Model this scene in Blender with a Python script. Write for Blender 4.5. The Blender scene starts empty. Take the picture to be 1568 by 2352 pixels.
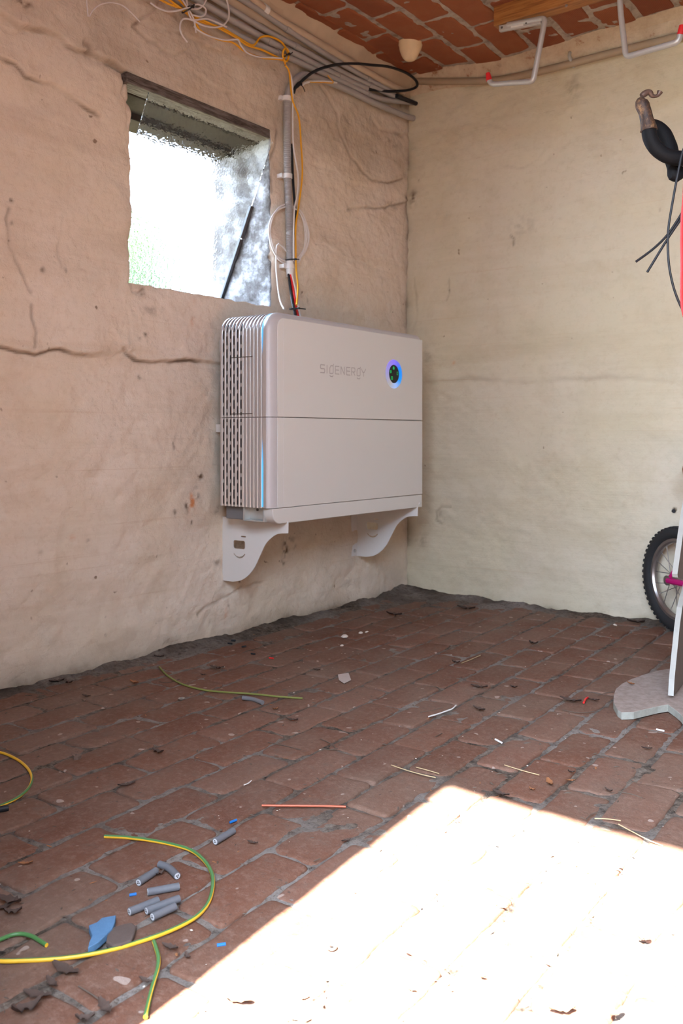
import bpy, bmesh, math, random
import numpy as np
from mathutils import Vector, Matrix, noise as mn

sc = bpy.context.scene
COL = sc.collection
random.seed(7)
rng = np.random.default_rng(11)

# ------------------------------------------------------------------ camera, light, exposure
CAM = np.array([2.0, -3.066, 0.64])
RGT = np.array([.795, .607, 0.]); RGT /= np.linalg.norm(RGT)
FWD = np.array([-RGT[1], RGT[0], 0.])
FPX = 2042.0; HORIZON = 1000.0
cam_d = bpy.data.cameras.new('camera'); cam = bpy.data.objects.new('camera', cam_d); COL.objects.link(cam)
cam.location = CAM
cam.rotation_euler = (math.pi/2, 0, math.atan2(RGT[1], RGT[0]))
cam_d.sensor_fit = 'VERTICAL'; cam_d.sensor_height = 36; cam_d.sensor_width = 24
cam_d.lens = 36*FPX/2352
cam_d.shift_y = -(1176-HORIZON)/2352
cam_d.clip_start = .05; cam_d.clip_end = 200
cam_d.dof.use_dof = True; cam_d.dof.focus_distance = 1.7; cam_d.dof.aperture_fstop = 9.0
sc.camera = cam

SUN_EL = math.radians(55.2)
SUN_DIR = Vector((-.0876*math.cos(SUN_EL), .996*math.cos(SUN_EL), -math.sin(SUN_EL)))
sun_d = bpy.data.lights.new('sun', 'SUN'); sun_d.energy = 84; sun_d.angle = math.radians(.7)
sun_d.color = (1.0, .95, .88)
sun = bpy.data.objects.new('sun', sun_d); COL.objects.link(sun)
sun.rotation_euler = SUN_DIR.to_track_quat('-Z', 'Y').to_euler(); sun.location = (1, -8, 8)

world = bpy.data.worlds.new('sky'); sc.world = world; world.use_nodes = True
_b = world.node_tree.nodes['Background']; _b.inputs[0].default_value = (.66, .80, 1.0, 1); _b.inputs[1].default_value = 24.0

# daylight through the garage door (a portal only steers sampling of the sky)
p_d = bpy.data.lights.new('door_daylight', 'AREA'); p_d.shape = 'RECTANGLE'; p_d.size = 1.83; p_d.size_y = 2.0
p_d.cycles.is_portal = True
portal = bpy.data.objects.new('door_daylight', p_d); COL.objects.link(portal)
portal.location = (2.185, -3.00, 1.0); portal.rotation_euler = (math.pi/2, 0, 0)
p_w = bpy.data.lights.new('window_daylight', 'AREA'); p_w.shape = 'RECTANGLE'; p_w.size = .6; p_w.size_y = .6
p_w.cycles.is_portal = True
portal2 = bpy.data.objects.new('window_daylight', p_w); COL.objects.link(portal2)
portal2.location = (-.30, -1.13, 1.36); portal2.rotation_euler = (0, -math.pi/2, 0)

sc.view_settings.view_transform = 'Standard'; sc.view_settings.look = 'None'
sc.view_settings.exposure = .1; sc.view_settings.gamma = 1.0
sc.view_settings.use_curve_mapping = False
cy = sc.cycles
cy.use_denoising = True; cy.blur_glossy = 0.0
cy.max_bounces = 12; cy.diffuse_bounces = 8; cy.glossy_bounces = 4; cy.transmission_bounces = 8
cy.sample_clamp_indirect = 12; cy.caustics_reflective = False; cy.caustics_refractive = True

# ------------------------------------------------------------------ helpers
def ray(px, py):
    return FWD + RGT*(px-784)/FPX + np.array([0, 0, 1.])*(HORIZON-py)/FPX
def hit(px, py, ax, v):
    """the point of the plane axis=v that the photo shows at this pixel"""
    r = ray(px, py); t = (v-CAM[ax])/r[ax]; return CAM + r*t
def atZ(px, py, depth):
    return CAM + ray(px, py)*depth
def wl(px, py, x=0.0): return tuple(hit(px, py, 0, x))
def wb(px, py, y=0.0): return tuple(hit(px, py, 1, y))
def fl(px, py, z=0.0): return tuple(hit(px, py, 2, z))

def link(o, parent=None):
    COL.objects.link(o)
    if parent: o.parent = parent
    return o
def tag(o, label=None, cat=None, group=None, kind=None):
    if label: o['label'] = label
    if cat: o['category'] = cat
    if group: o['group'] = group
    if kind: o['kind'] = kind
    return o
def thing(name, loc, label, cat, group=None):
    o = bpy.data.objects.new(name, None); o.empty_display_size = .05; link(o); o.location = loc
    return tag(o, label, cat, group)

class MB:
    def __init__(s): s.v = []; s.f = []; s.m = []
    def add(s, vs, fs, mi=0):
        n = len(s.v); s.v += [tuple(map(float, v)) for v in vs]
        s.f += [tuple(i+n for i in f) for f in fs]
        s.m += ([mi]*len(fs) if isinstance(mi, int) else list(mi))
        return s
    def box(s, lo, hi, mi=0):
        x0, y0, z0 = lo; x1, y1, z1 = hi
        v = [(x0,y0,z0),(x1,y0,z0),(x1,y1,z0),(x0,y1,z0),(x0,y0,z1),(x1,y0,z1),(x1,y1,z1),(x0,y1,z1)]
        return s.add(v, [(0,3,2,1),(4,5,6,7),(0,1,5,4),(1,2,6,5),(2,3,7,6),(3,0,4,7)], mi)
    def tube(s, pts, r, n=10, mi=0, caps=True, smooth=0, twist=0., stripe=None, closed=False, capmi=None):
        pts = [Vector(p) for p in pts]
        rs = list(r) if hasattr(r, '__len__') else [r]*len(pts)
        if smooth: pts, rs = spline(pts, rs, smooth, closed)
        N = len(pts); vs = []; fs = []; ms = []
        up = Vector((0, 0, 1)); t0 = (pts[1]-pts[0]).normalized()
        if abs(t0.dot(up)) > .9: up = Vector((1, 0, 0))
        nrm = (up - t0*up.dot(t0)).normalized()
        L = 0
        for i, p in enumerate(pts):
            a = pts[i-1] if i else (pts[-1] if closed else p); b = pts[(i+1) % N] if (i < N-1 or closed) else p
            t = (b-a).normalized() if (b-a).length > 1e-9 else t0
            nrm = (nrm - t*nrm.dot(t))
            nrm = nrm.normalized() if nrm.length > 1e-6 else t.orthogonal().normalized()
            bn = t.cross(nrm)
            if i: L += (p-pts[i-1]).length
            for k in range(n):
                an = 2*math.pi*k/n + twist*L
                vs.append(p + (nrm*math.cos(an)+bn*math.sin(an))*rs[i])
        for i in range(N if closed else N-1):
            for k in range(n):
                j = (i+1) % N
                fs.append((i*n+k, i*n+(k+1) % n, j*n+(k+1) % n, j*n+k))
                ms.append(stripe[k % len(stripe)] if stripe else mi)
        if caps and not closed:
            fs.append(tuple(range(n-1, -1, -1))); ms.append(mi if capmi is None else capmi)
            fs.append(tuple((N-1)*n+k for k in range(n))); ms.append(mi if capmi is None else capmi)
        return s.add(vs, fs, ms)
    def prism(s, poly, axis, a, b, mi=0):
        """poly: 2D points; extruded along axis from a to b"""
        def P(p, t):
            q = list(p); q.insert(axis, t); return q
        n = len(poly)
        return s.add([P(p, a) for p in poly]+[P(p, b) for p in poly],
                     [tuple(range(n))[::-1], tuple(range(n, 2*n))]+[(i, (i+1) % n, n+(i+1) % n, n+i) for i in range(n)], mi)
    def lathe(s, prof, c, axis=(0, 0, 1), n=24, mi=0):
        ax = Vector(axis).normalized(); u = ax.orthogonal().normalized(); w = ax.cross(u); c = Vector(c)
        vs = [c+ax*h+(u*math.cos(2*math.pi*k/n)+w*math.sin(2*math.pi*k/n))*r for r, h in prof for k in range(n)]
        fs = [(i*n+k, i*n+(k+1) % n, (i+1)*n+(k+1) % n, (i+1)*n+k) for i in range(len(prof)-1) for k in range(n)]
        return s.add(vs, fs, mi)
    def build(s, name, mats, parent=None, smooth=True, angle=35, bevel=0, recalc=True):
        me = bpy.data.meshes.new(name); me.from_pydata(s.v, [], s.f); me.validate(); 
        mats = mats if isinstance(mats, (list, tuple)) else [mats]
        for m in mats: me.materials.append(m)
        if len(s.m) == len(me.polygons): me.polygons.foreach_set('material_index', s.m)
        if recalc:
            bm = bmesh.new(); bm.from_mesh(me); bmesh.ops.recalc_face_normals(bm, faces=bm.faces); bm.to_mesh(me); bm.free()
        if smooth:
            me.polygons.foreach_set('use_smooth', [True]*len(me.polygons))
            me.set_sharp_from_angle(angle=math.radians(angle))
        o = bpy.data.objects.new(name, me); link(o)
        if parent is not None:
            o.parent = parent; 
            o.matrix_parent_inverse = Matrix.Identity(4)
            M = world_mat(parent).inverted(); me.transform(M)
        if bevel:
            b = o.modifiers.new('bevel', 'BEVEL'); b.width = bevel; b.segments = 2; b.limit_method = 'ANGLE'; b.angle_limit = math.radians(40)
        me.update()
        return o
def world_mat(o):
    M = Matrix.LocRotScale(o.location, o.rotation_euler, o.scale)
    return world_mat(o.parent) @ M if o.parent else M

def spline(pts, rs, k, closed=False):
    P = []; Rr = []; N = len(pts)
    for i in range(N if closed else N-1):
        g = (lambda j: pts[j % N]) if closed else (lambda j: pts[max(0, min(N-1, j))])
        p0, p1, p2, p3 = g(i-1), g(i), g(i+1), g(i+2)
        for q in range(k):
            t = q/k
            P.append(.5*((2*p1)+(p2-p0)*t+(2*p0-5*p1+4*p2-p3)*t*t+(3*p1-p0-3*p2+p3)*t**3))
            Rr.append(rs[i]*(1-t)+rs[(i+1) % N]*t)
    if not closed: P.append(pts[-1]); Rr.append(rs[-1])
    return P, Rr

def vnoise(x, y, seed=0):
    xi = np.floor(x).astype(np.int64); yi = np.floor(y).astype(np.int64); fx = x-xi; fy = y-yi
    fx = fx*fx*fx*(fx*(fx*6-15)+10); fy = fy*fy*fy*(fy*(fy*6-15)+10)
    def h(a, b):
        n = (a*374761393 + b*668265263 + seed*1274126177) & 0x7fffffff
        n = ((n ^ (n >> 13))*1274126177) & 0x7fffffff
        return ((n ^ (n >> 16)) & 0xffff)/32767.5-1
    return (h(xi, yi)*(1-fx)+h(xi+1, yi)*fx)*(1-fy)+(h(xi, yi+1)*(1-fx)+h(xi+1, yi+1)*fx)*fy
def fbm(x, y, f, oct=4, seed=0, gain=.5):
    o = 0; a = 1; t = 0
    for i in range(oct):
        o = o+a*vnoise(x*f+17.3*i, y*f-9.1*i, seed+i); t += a; a *= gain; f *= 2
    return o/t
def ss(a, b, x):
    t = np.clip((x-a)/(b-a), 0, 1); return t*t*(3-2*t)

# ------------------------------------------------------------------ materials
class NT:
    def __init__(s, name):
        s.mat = bpy.data.materials.new(name); s.mat.use_nodes = True; s.t = s.mat.node_tree; s.n = s.t.nodes
        s.p = s.n['Principled BSDF']; s._tc = None
    def node(s, typ, **kw):
        nd = s.n.new(typ)
        for k, v in kw.items():
            if k.startswith('i_'): s.set(nd.inputs[k[2:].replace('_', ' ')], v)
            else: setattr(nd, k, v)
        return nd
    def set(s, inp, v):
        if isinstance(v, bpy.types.NodeSocket): s.t.links.new(v, inp)
        elif isinstance(v, (tuple, list)) and len(v) == 3 and inp.type == 'RGBA': inp.default_value = (*v, 1)
        else: inp.default_value = v
    def co(s):
        if not s._tc: s._tc = s.node('ShaderNodeTexCoord')
        return s._tc.outputs['Object']
    def map(s, scale=(1, 1, 1), rot=(0, 0, 0), co=None):
        m = s.node('ShaderNodeMapping'); m.inputs['Scale'].default_value = scale; m.inputs['Rotation'].default_value = rot
        s.set(m.inputs['Vector'], co or s.co()); return m.outputs[0]
    def noise(s, scale, detail=4, rough=.55, co=None, dist=0):
        n = s.node('ShaderNodeTexNoise'); n.inputs['Scale'].default_value = scale; n.inputs['Detail'].default_value = detail
        n.inputs['Roughness'].default_value = rough; n.inputs['Distortion'].default_value = dist
        s.set(n.inputs['Vector'], co or s.co()); return n.outputs['Fac']
    def ramp(s, fac, *stops):
        r = s.node('ShaderNodeValToRGB'); e = r.color_ramp.elements
        while len(e) < len(stops): e.new(.5)
        for el, (p, c) in zip(e, stops):
            el.position = p; el.color = (*c, 1) if isinstance(c, (tuple, list)) else (c, c, c, 1)
        s.set(r.inputs[0], fac); return r.outputs[0]
    def mix(s, fac, a, b, mode='MIX'):
        m = s.node('ShaderNodeMix', data_type='RGBA', blend_type=mode)
        s.set(m.inputs[0], fac); s.set(m.inputs[6], a); s.set(m.inputs[7], b); return m.outputs[2]
    def math(s, op, a, b=0.):
        m = s.node('ShaderNodeMath', operation=op); s.set(m.inputs[0], a); s.set(m.inputs[1], b); return m.outputs[0]
    def attr(s, name):
        a = s.node('ShaderNodeAttribute', attribute_name=name); return a.outputs['Fac']
    def bump(s, h, strength=.3, dist=.01, nrm=None):
        b = s.node('ShaderNodeBump'); b.inputs['Strength'].default_value = strength; b.inputs['Distance'].default_value = dist
        s.set(b.inputs['Height'], h)
        if nrm: s.set(b.inputs['Normal'], nrm)
        return b.outputs[0]
    def out(s, col=None, rough=None, metal=None, nrm=None, **kw):
        P = s.p.inputs
        if col is not None: s.set(P['Base Color'], col)
        if rough is not None: s.set(P['Roughness'], rough)
        if metal is not None: s.set(P['Metallic'], metal)
        if nrm is not None: s.set(P['Normal'], nrm)
        for k, v in kw.items(): s.set(P[k.replace('_', ' ')], v)
        return s.mat

def simple(name, col, rough=.5, metal=0., var=.08, bump=.0, scale=60, **kw):
    m = NT(name); n = m.noise(scale, 3)
    c = m.mix(n, tuple(max(0, x*(1-var)) for x in col), tuple(min(1, x*(1+var)) for x in col))
    return m.out(c, rough, metal, m.bump(m.noise(scale*3, 3), bump, .002) if bump else None, **kw)

def plaster(name, A, B, Cc, axis, dirt_shade_col=(.10, .075, .05)):
    m = NT(name)
    st = (3, .8, 9) if axis == 'x' else (.8, 3, 9)
    n1 = m.noise(1.6, 5, .6); n2 = m.noise(1.0, 6, .65, m.map(st)); n3 = m.noise(45, 4, .7)
    c = m.mix(m.ramp(n1, (.38, 0), (.62, 1)), A, B)
    c = m.mix(m.ramp(n2, (.50, 0), (.72, .55)), c, Cc)
    c = m.mix(m.ramp(n3, (.25, .45), (.48, 0)), c, Cc)
    c = m.mix(m.ramp(m.noise(7, 6, .7), (.50, 0), (.68, .4)), c, Cc)
    sp = m.noise(26, 2, .5); c = m.mix(m.ramp(sp, (.22, .8), (.27, 0)), c, (.20, .12, .07))
    # thin brush streaks
    n4 = m.noise(3.2, 4, .7, m.map((st[0]*.4, st[1]*.4, st[2]*2.4)))
    c = m.mix(m.ramp(n4, (.60, 0), (.72, .30)), c, (.50, .33, .20))
    # dirt, plus the dimming painted onto the left wall's top
    c = m.mix(m.math('MULTIPLY', m.attr('dirt'), m.ramp(m.noise(9, 5, .7), (.30, .55), (.62, 1))), c, dirt_shade_col)
    c = m.mix(m.attr('crack'), c, (.13, .085, .055))
    c = m.mix(m.attr('orange'), c, (.62, .26, .11))
    b1 = m.bump(m.noise(22, 6, .65), .55 if axis == 'x' else .3, .016 if axis == 'x' else .010)
    b2 = m.bump(m.noise(150, 3, .6), .3, .003, b1)
    b3 = m.bump(n4, .25, .006, b2)
    return m.out(c, .88, 0, b3, Specular_IOR_Level=.25)

M = {}
M['wall_left'] = plaster('lime_plaster', (.69, .585, .45), (.74, .645, .54), (.57, .45, .325), 'x')
M['dark_wall'] = simple('dark_brick_wall', (.20, .15, .12), .9, 0, .3, .3, 14)  # even dark tone chosen to cut light bouncing off unseen walls
M['wall_back'] = plaster('lime_plaster_pale', (.60, .53, .375), (.625, .555, .43), (.50, .42, .285), 'y')
m = NT('bare_mortar_reveal')
n = m.noise(14, 6, .7); c = m.ramp(n, (.30, (.06, .048, .042)), (.48, (.16, .15, .145)), (.64, (.42, .42, .44)))
M['reveal'] = m.out(c, .95, 0, m.bump(m.noise(30, 6, .7), .7, .01), Specular_IOR_Level=.05)

m = NT('red_floor_brick')
g = m.node('ShaderNodeNewGeometry').outputs['Random Per Island']
base = m.ramp(g, (0., (.122, .047, .025)), (.3, (.155, .064, .037)), (.6, (.136, .053, .030)), (.8, (.182, .084, .054)), (1., (.112, .041, .022)))
n = m.noise(9, 6, .65); c = m.mix(m.ramp(n, (.40, 0), (.7, .45)), base, (.195, .112, .078))
c = m.mix(m.ramp(m.noise(2.2, 4, .6), (.42, 0), (.68, .5)), c, (.19, .14, .105))
c = m.mix(m.ramp(m.noise(75, 6, .8), (.48, 0), (.70, .5)), c, (.29, .185, .14))
c = m.mix(m.ramp(m.noise(16, 6, .8), (.54, 0), (.66, .6)), c, (.15, .10, .075))
c = m.mix(m.ramp(m.noise(60, 3, .6, m.map((2.2, .7, 1), (0, 0, .5))), (.24, .75), (.38, 0)), c, (.10, .06, .045))
c = m.mix(m.ramp(m.noise(120, 2, .5), (.24, .8), (.31, 0)), c, (.07, .045, .035))
c = m.mix(m.ramp(m.noise(34, 1, .5), (.725, 0), (.74, .5)), c, (.52, .42, .36))
b1 = m.bump(m.noise(28, 6, .7), .5, .008); b2 = m.bump(m.noise(260, 3, .7), .3, .0015, b1)
M['floor_brick'] = m.out(c, .8, 0, b2, Specular_IOR_Level=.3)

m = NT('floor_joint_dust')
n = m.noise(55, 6, .75); c = m.ramp(n, (.33, (.025, .018, .014)), (.44, (.09, .067, .05)), (.56, (.175, .135, .105)), (.72, (.28, .235, .195)))
c = m.mix(m.math('MULTIPLY', m.ramp(m.noise(3, 4, .6), (.42, 0), (.62, .85)), m.ramp(m.noise(70, 5, .8), (.36, 0), (.5, 1))), c, (.29, .255, .23))
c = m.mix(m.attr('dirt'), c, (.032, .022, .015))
b1 = m.bump(m.noise(70, 6, .8), .9, .006); b2 = m.bump(m.noise(300, 3, .7), .5, .002, b1)
M['joint'] = m.out(c, .95, 0, b2, Specular_IOR_Level=.2)

m = NT('ceiling_brick')
g = m.node('ShaderNodeNewGeometry').outputs['Random Per Island']
base = m.ramp(g, (0., (.22, .058, .021)), (.35, (.27, .076, .028)), (.7, (.30, .088, .034)), (1., (.20, .048, .02)))
c = m.mix(m.ramp(m.noise(11, 5, .65), (.45, 0), (.75, .5)), base, (.33, .13, .058))
w = m.node('ShaderNodeTexWave', wave_type='BANDS', bands_direction='X'); w.inputs['Scale'].default_value = 60; w.inputs['Distortion'].default_value = .6
m.set(w.inputs['Vector'], m.co())
c = m.mix(m.math('MULTIPLY', m.ramp(g, (.45, 0), (.55, .45)), m.ramp(w.outputs['Fac'], (.1, 1), (.3, 0))), c, (.14, .04, .018))
c = m.mix(m.ramp(m.noise(6, 5, .7), (.66, 0), (.72, .7)), c, (.62, .48, .38))
M['ceil_brick'] = m.out(c, .75, 0, m.bump(m.noise(60, 5, .7), .3, .004))
m = NT('ceiling_mortar')
c = m.ramp(m.noise(25, 6, .7), (.30, (.18, .14, .11)), (.5, (.40, .335, .28)), (.7, (.50, .435, .365)))
M['ceil_mortar'] = m.out(c, .92, 0, m.bump(m.noise(60, 6, .75), .6, .006))
m = NT('rough_cove_plaster')
c = m.ramp(m.noise(18, 6, .7), (.32, (.33, .14, .07)), (.42, (.56, .43, .31)), (.7, (.68, .57, .43)))
M['cove'] = m.out(c, .9, 0, m.bump(m.noise(50, 6, .75), .7, .008))

M['case'] = simple('case_metal', (.66, .655, .66), .33, .0, .02, Specular_IOR_Level=.55)
M['case_rib'] = simple('case_side_paint', (.60, .595, .60), .28, .7, .02)
M['case_front'] = simple('case_front_paint', (.64, .63, .60), .45, .0, .015, .05, 900)
M['band'] = simple('case_band', (.53, .515, .52), .48, .1, .02)
M['letter'] = simple('letter_grey', (.40, .37, .36), .45)
M['seam'] = simple('dark_seam', (.09, .08, .07), .8)
M['slot'] = simple('vent_black', (.012, .012, .013), .7)
M['bracket'] = simple('bracket_white_paint', (.72, .71, .69), .5, 0, .02)
M['galv'] = simple('galvanised_box', (.52, .54, .53), .38, .5, .1)
M['darkgrey'] = simple('dark_grey_plastic', (.17, .17, .18), .5)
M['black_plastic'] = simple('black_plastic', (.012, .013, .014), .4)
M['black_cable'] = simple('black_cable', (.014, .015, .018), .5, Specular_IOR_Level=.3)
M['pvc'] = simple('grey_pvc', (.36, .345, .335), .45, 0, .06)
M['pvc_dirty'] = simple('cream_painted_pipe', (.52, .41, .30), .7, 0, .18, .1, 14)
M['clip'] = simple('white_plastic_clip', (.74, .74, .72), .45)
M['yellow_cable'] = simple('yellow_cable', (.78, .37, .012), .45)
M['white_cable'] = simple('white_cable', (.72, .69, .66), .45)
M['white_thin'] = simple('white_thin_cable', (.66, .62, .60), .5)
M['red_cable'] = simple('red_cable', (.70, .02, .02), .35)
M['red_sheath'] = simple('red_sheath', (.58, .02, .025), .45, 0, .15, .25, 250)
M['earth_yellow'] = simple('earth_wire_yellow', (.80, .46, .03), .42)
M['earth_green'] = simple('earth_wire_green', (.07, .20, .06), .42)
M['earth_far'] = simple('earth_wire_dusty', (.19, .20, .045), .6)
M['sheath_grey'] = simple('grey_cable_sheath', (.128, .130, .142), .65, 0, .12, .2, 120)
M['sheath_end'] = simple('cable_filler_white', (.55, .55, .57), .7)
M['blue_bit'] = simple('blue_insulation', (.01, .16, .50), .4)
M['blue_foam'] = simple('blue_foam', (.085, .19, .33), .9, 0, .12, .4, 120)
M['stone'] = simple('brown_stone', (.10, .070, .058), .85, 0, .25, .4, 60)
M['copper'] = simple('copper_wire', (.50, .13, .07), .5, .3)
M['steel'] = simple('steel', (.50, .50, .49), .3, .9)
M['rust'] = simple('rusty_steel', (.20, .13, .10), .7, .4, .3)
M['hook'] = simple('hook_grey_coating', (.45, .43, .42), .35, .25, .08, .1, 150)
M['hook_red'] = simple('hook_red_tip', (.65, .02, .025), .4)
M['sticker'] = simple('label_sticker', (.72, .70, .67), .5)
M['leaf_a'] = simple('dry_leaf_dark', (.075, .045, .033), .85, 0, .4, .4, 50)
M['leaf_b'] = simple('dry_leaf_orange', (.30, .12, .045), .8, 0, .35, .3, 50)
M['leaf_c'] = simple('dry_leaf_tan', (.40, .29, .19), .8, 0, .3, .3, 50)
M['straw'] = simple('straw', (.50, .37, .20), .7, 0, .2)
M['twig'] = simple('twig', (.10, .07, .05), .85, 0, .3)
M['crumb'] = simple('plaster_crumb', (.60, .52, .44), .9, 0, .2)
M['scrap'] = simple('clear_film', (.50, .42, .38), .35, 0, .1)
M['rubber'] = simple('tyre_rubber', (.014, .014, .015), .8, 0, .2, .3, 150)
M['rim'] = simple('aluminium_rim', (.33, .30, .29), .3, .85)
M['spoke'] = simple('steel_spoke', (.36, .34, .33), .35, .8)
M['magenta'] = simple('magenta_paint', (.42, .005, .13), .3)
M['orange'] = simple('orange_reflector', (.75, .20, .05), .4)
M['bar_tape'] = simple('black_bar_tape', (.005, .005, .006), .7, 0, .1, .2, 200, Specular_IOR_Level=.18)
m = NT('worn_brown_hood')
c = m.ramp(m.noise(60, 5, .7, m.map((1, 1, .6))), (.42, (.012, .007, .006)), (.55, (.06, .028, .013)), (.68, (.26, .15, .07)))
M['hood'] = m.out(c, .65, 0, m.bump(m.noise(90, 4), .3, .003))
M['lever'] = simple('tarnished_lever', (.10, .06, .045), .5, .4, .3)
m = NT('varnished_plank')
w = m.noise(3.0, 6, .6, m.map((2.5, 40, 40)), .4)
c = m.ramp(w, (.32, (.14, .045, .014)), (.5, (.32, .125, .035)), (.7, (.42, .19, .06)))
M['plank'] = m.out(c, .5, 0, m.bump(w, .15, .003))
m = NT('weathered_timber')
w = m.noise(5.0, 6, .7, m.map((30, 3, 30)))
c = m.ramp(w, (.34, (.05, .04, .033)), (.55, (.15, .125, .11)), (.7, (.21, .185, .17)))
M['timber'] = m.out(c, .95, 0, m.bump(w, .5, .006), Specular_IOR_Level=.03)
m = NT('dusty_board')
nm = m.node('ShaderNodeNewGeometry').outputs['Normal']; sx = m.node('ShaderNodeSeparateXYZ'); m.set(sx.inputs[0], nm)
c = m.mix(m.ramp(m.noise(30, 5, .7), (.40, 0), (.62, .6)), (.34, .335, .29), (.22, .205, .165))
c2 = m.mix(m.ramp(m.noise(50, 6, .7), (.3, 0), (.6, 1)), (.22, .165, .14), (.34, .27, .235))
c = m.mix(m.ramp(sx.outputs[2], (.6, 0), (.9, 1)), c, c2)
M['board'] = m.out(c, .85, 0, m.bump(m.noise(80, 4), .2, .002))
M['board_white'] = simple('white_painted_board', (.35, .34, .305), .6, 0, .12, .15, 40)

m = NT('hammered_glass')
b = m.bump(m.noise(52, 2, .5), .42, .011)
b = m.bump(m.noise(9, 3), .25, .01, b)
M['glass'] = m.out((.93, .96, 1.0), .10, 0, b, Transmission_Weight=1.0, IOR=1.3)

def emis(name, col, st, base=(.02, .02, .02)):
    m = NT(name); return m.out(base, .4, 0, None, Emission_Color=col, Emission_Strength=st)
M['led'] = emis('blue_light_strip', (.10, .50, 1.0), 1.2)
M['icon'] = emis('green_icon', (.0, .75, .15), .55)
m = NT('ring_light')
sp = m.node('ShaderNodeSeparateXYZ'); m.set(sp.inputs[0], m.co())
ang = m.math('ARCTAN2', sp.outputs[2], sp.outputs[1]); f = m.math('DIVIDE', m.math('ADD', ang, math.pi), 2*math.pi)
# 0 = rear side, .25 = bottom, .5 = towards the corner, .75 = top
c = m.ramp(f, (0., (.35, .32, .62)), (.14, (.45, .42, .42)), (.27, (.36, .52, .95)), (.40, (.01, .33, .98)), (.6, (.0, .27, .98)), (.66, (.16, .17, .95)), (.8, (.30, .20, .92)), (1., (.35, .32, .62)))
M['ring'] = m.out((.015, .015, .02), .4, 0, None, Emission_Color=c, Emission_Strength=.9, Specular_IOR_Level=.2)

m = NT('hedge_leaf'); c = m.mix(m.noise(8, 2), (.05, .085, .03), (.08, .12, .05)); M['hedge'] = m.out(c, .8, Specular_IOR_Level=.1)
m = NT('gravel'); c = m.ramp(m.noise(30, 5, .7), (.35, (.12, .12, .07)), (.65, (.22, .21, .14))); M['gravel'] = m.out(c, .9, 0, m.bump(m.noise(60, 4), .5, .02))

# ------------------------------------------------------------------ walls
def seg_dist(P, Q, pts):
    """distance of grid points to a polyline and signed side"""
    D = np.full(P.shape, 9.); S = np.zeros(P.shape)
    for (a, b), (c, d) in zip(pts[:-1], pts[1:]):
        ux, uy = c-a, d-b; l2 = ux*ux+uy*uy+1e-12
        t = np.clip(((P-a)*ux+(Q-b)*uy)/l2, 0, 1)
        dx, dy = P-(a+t*ux), Q-(b+t*uy); dd = np.hypot(dx, dy)
        k = dd < D; D = np.where(k, dd, D); S = np.where(k, np.sign(ux*dy-uy*dx), S)
    return D, S

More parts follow.
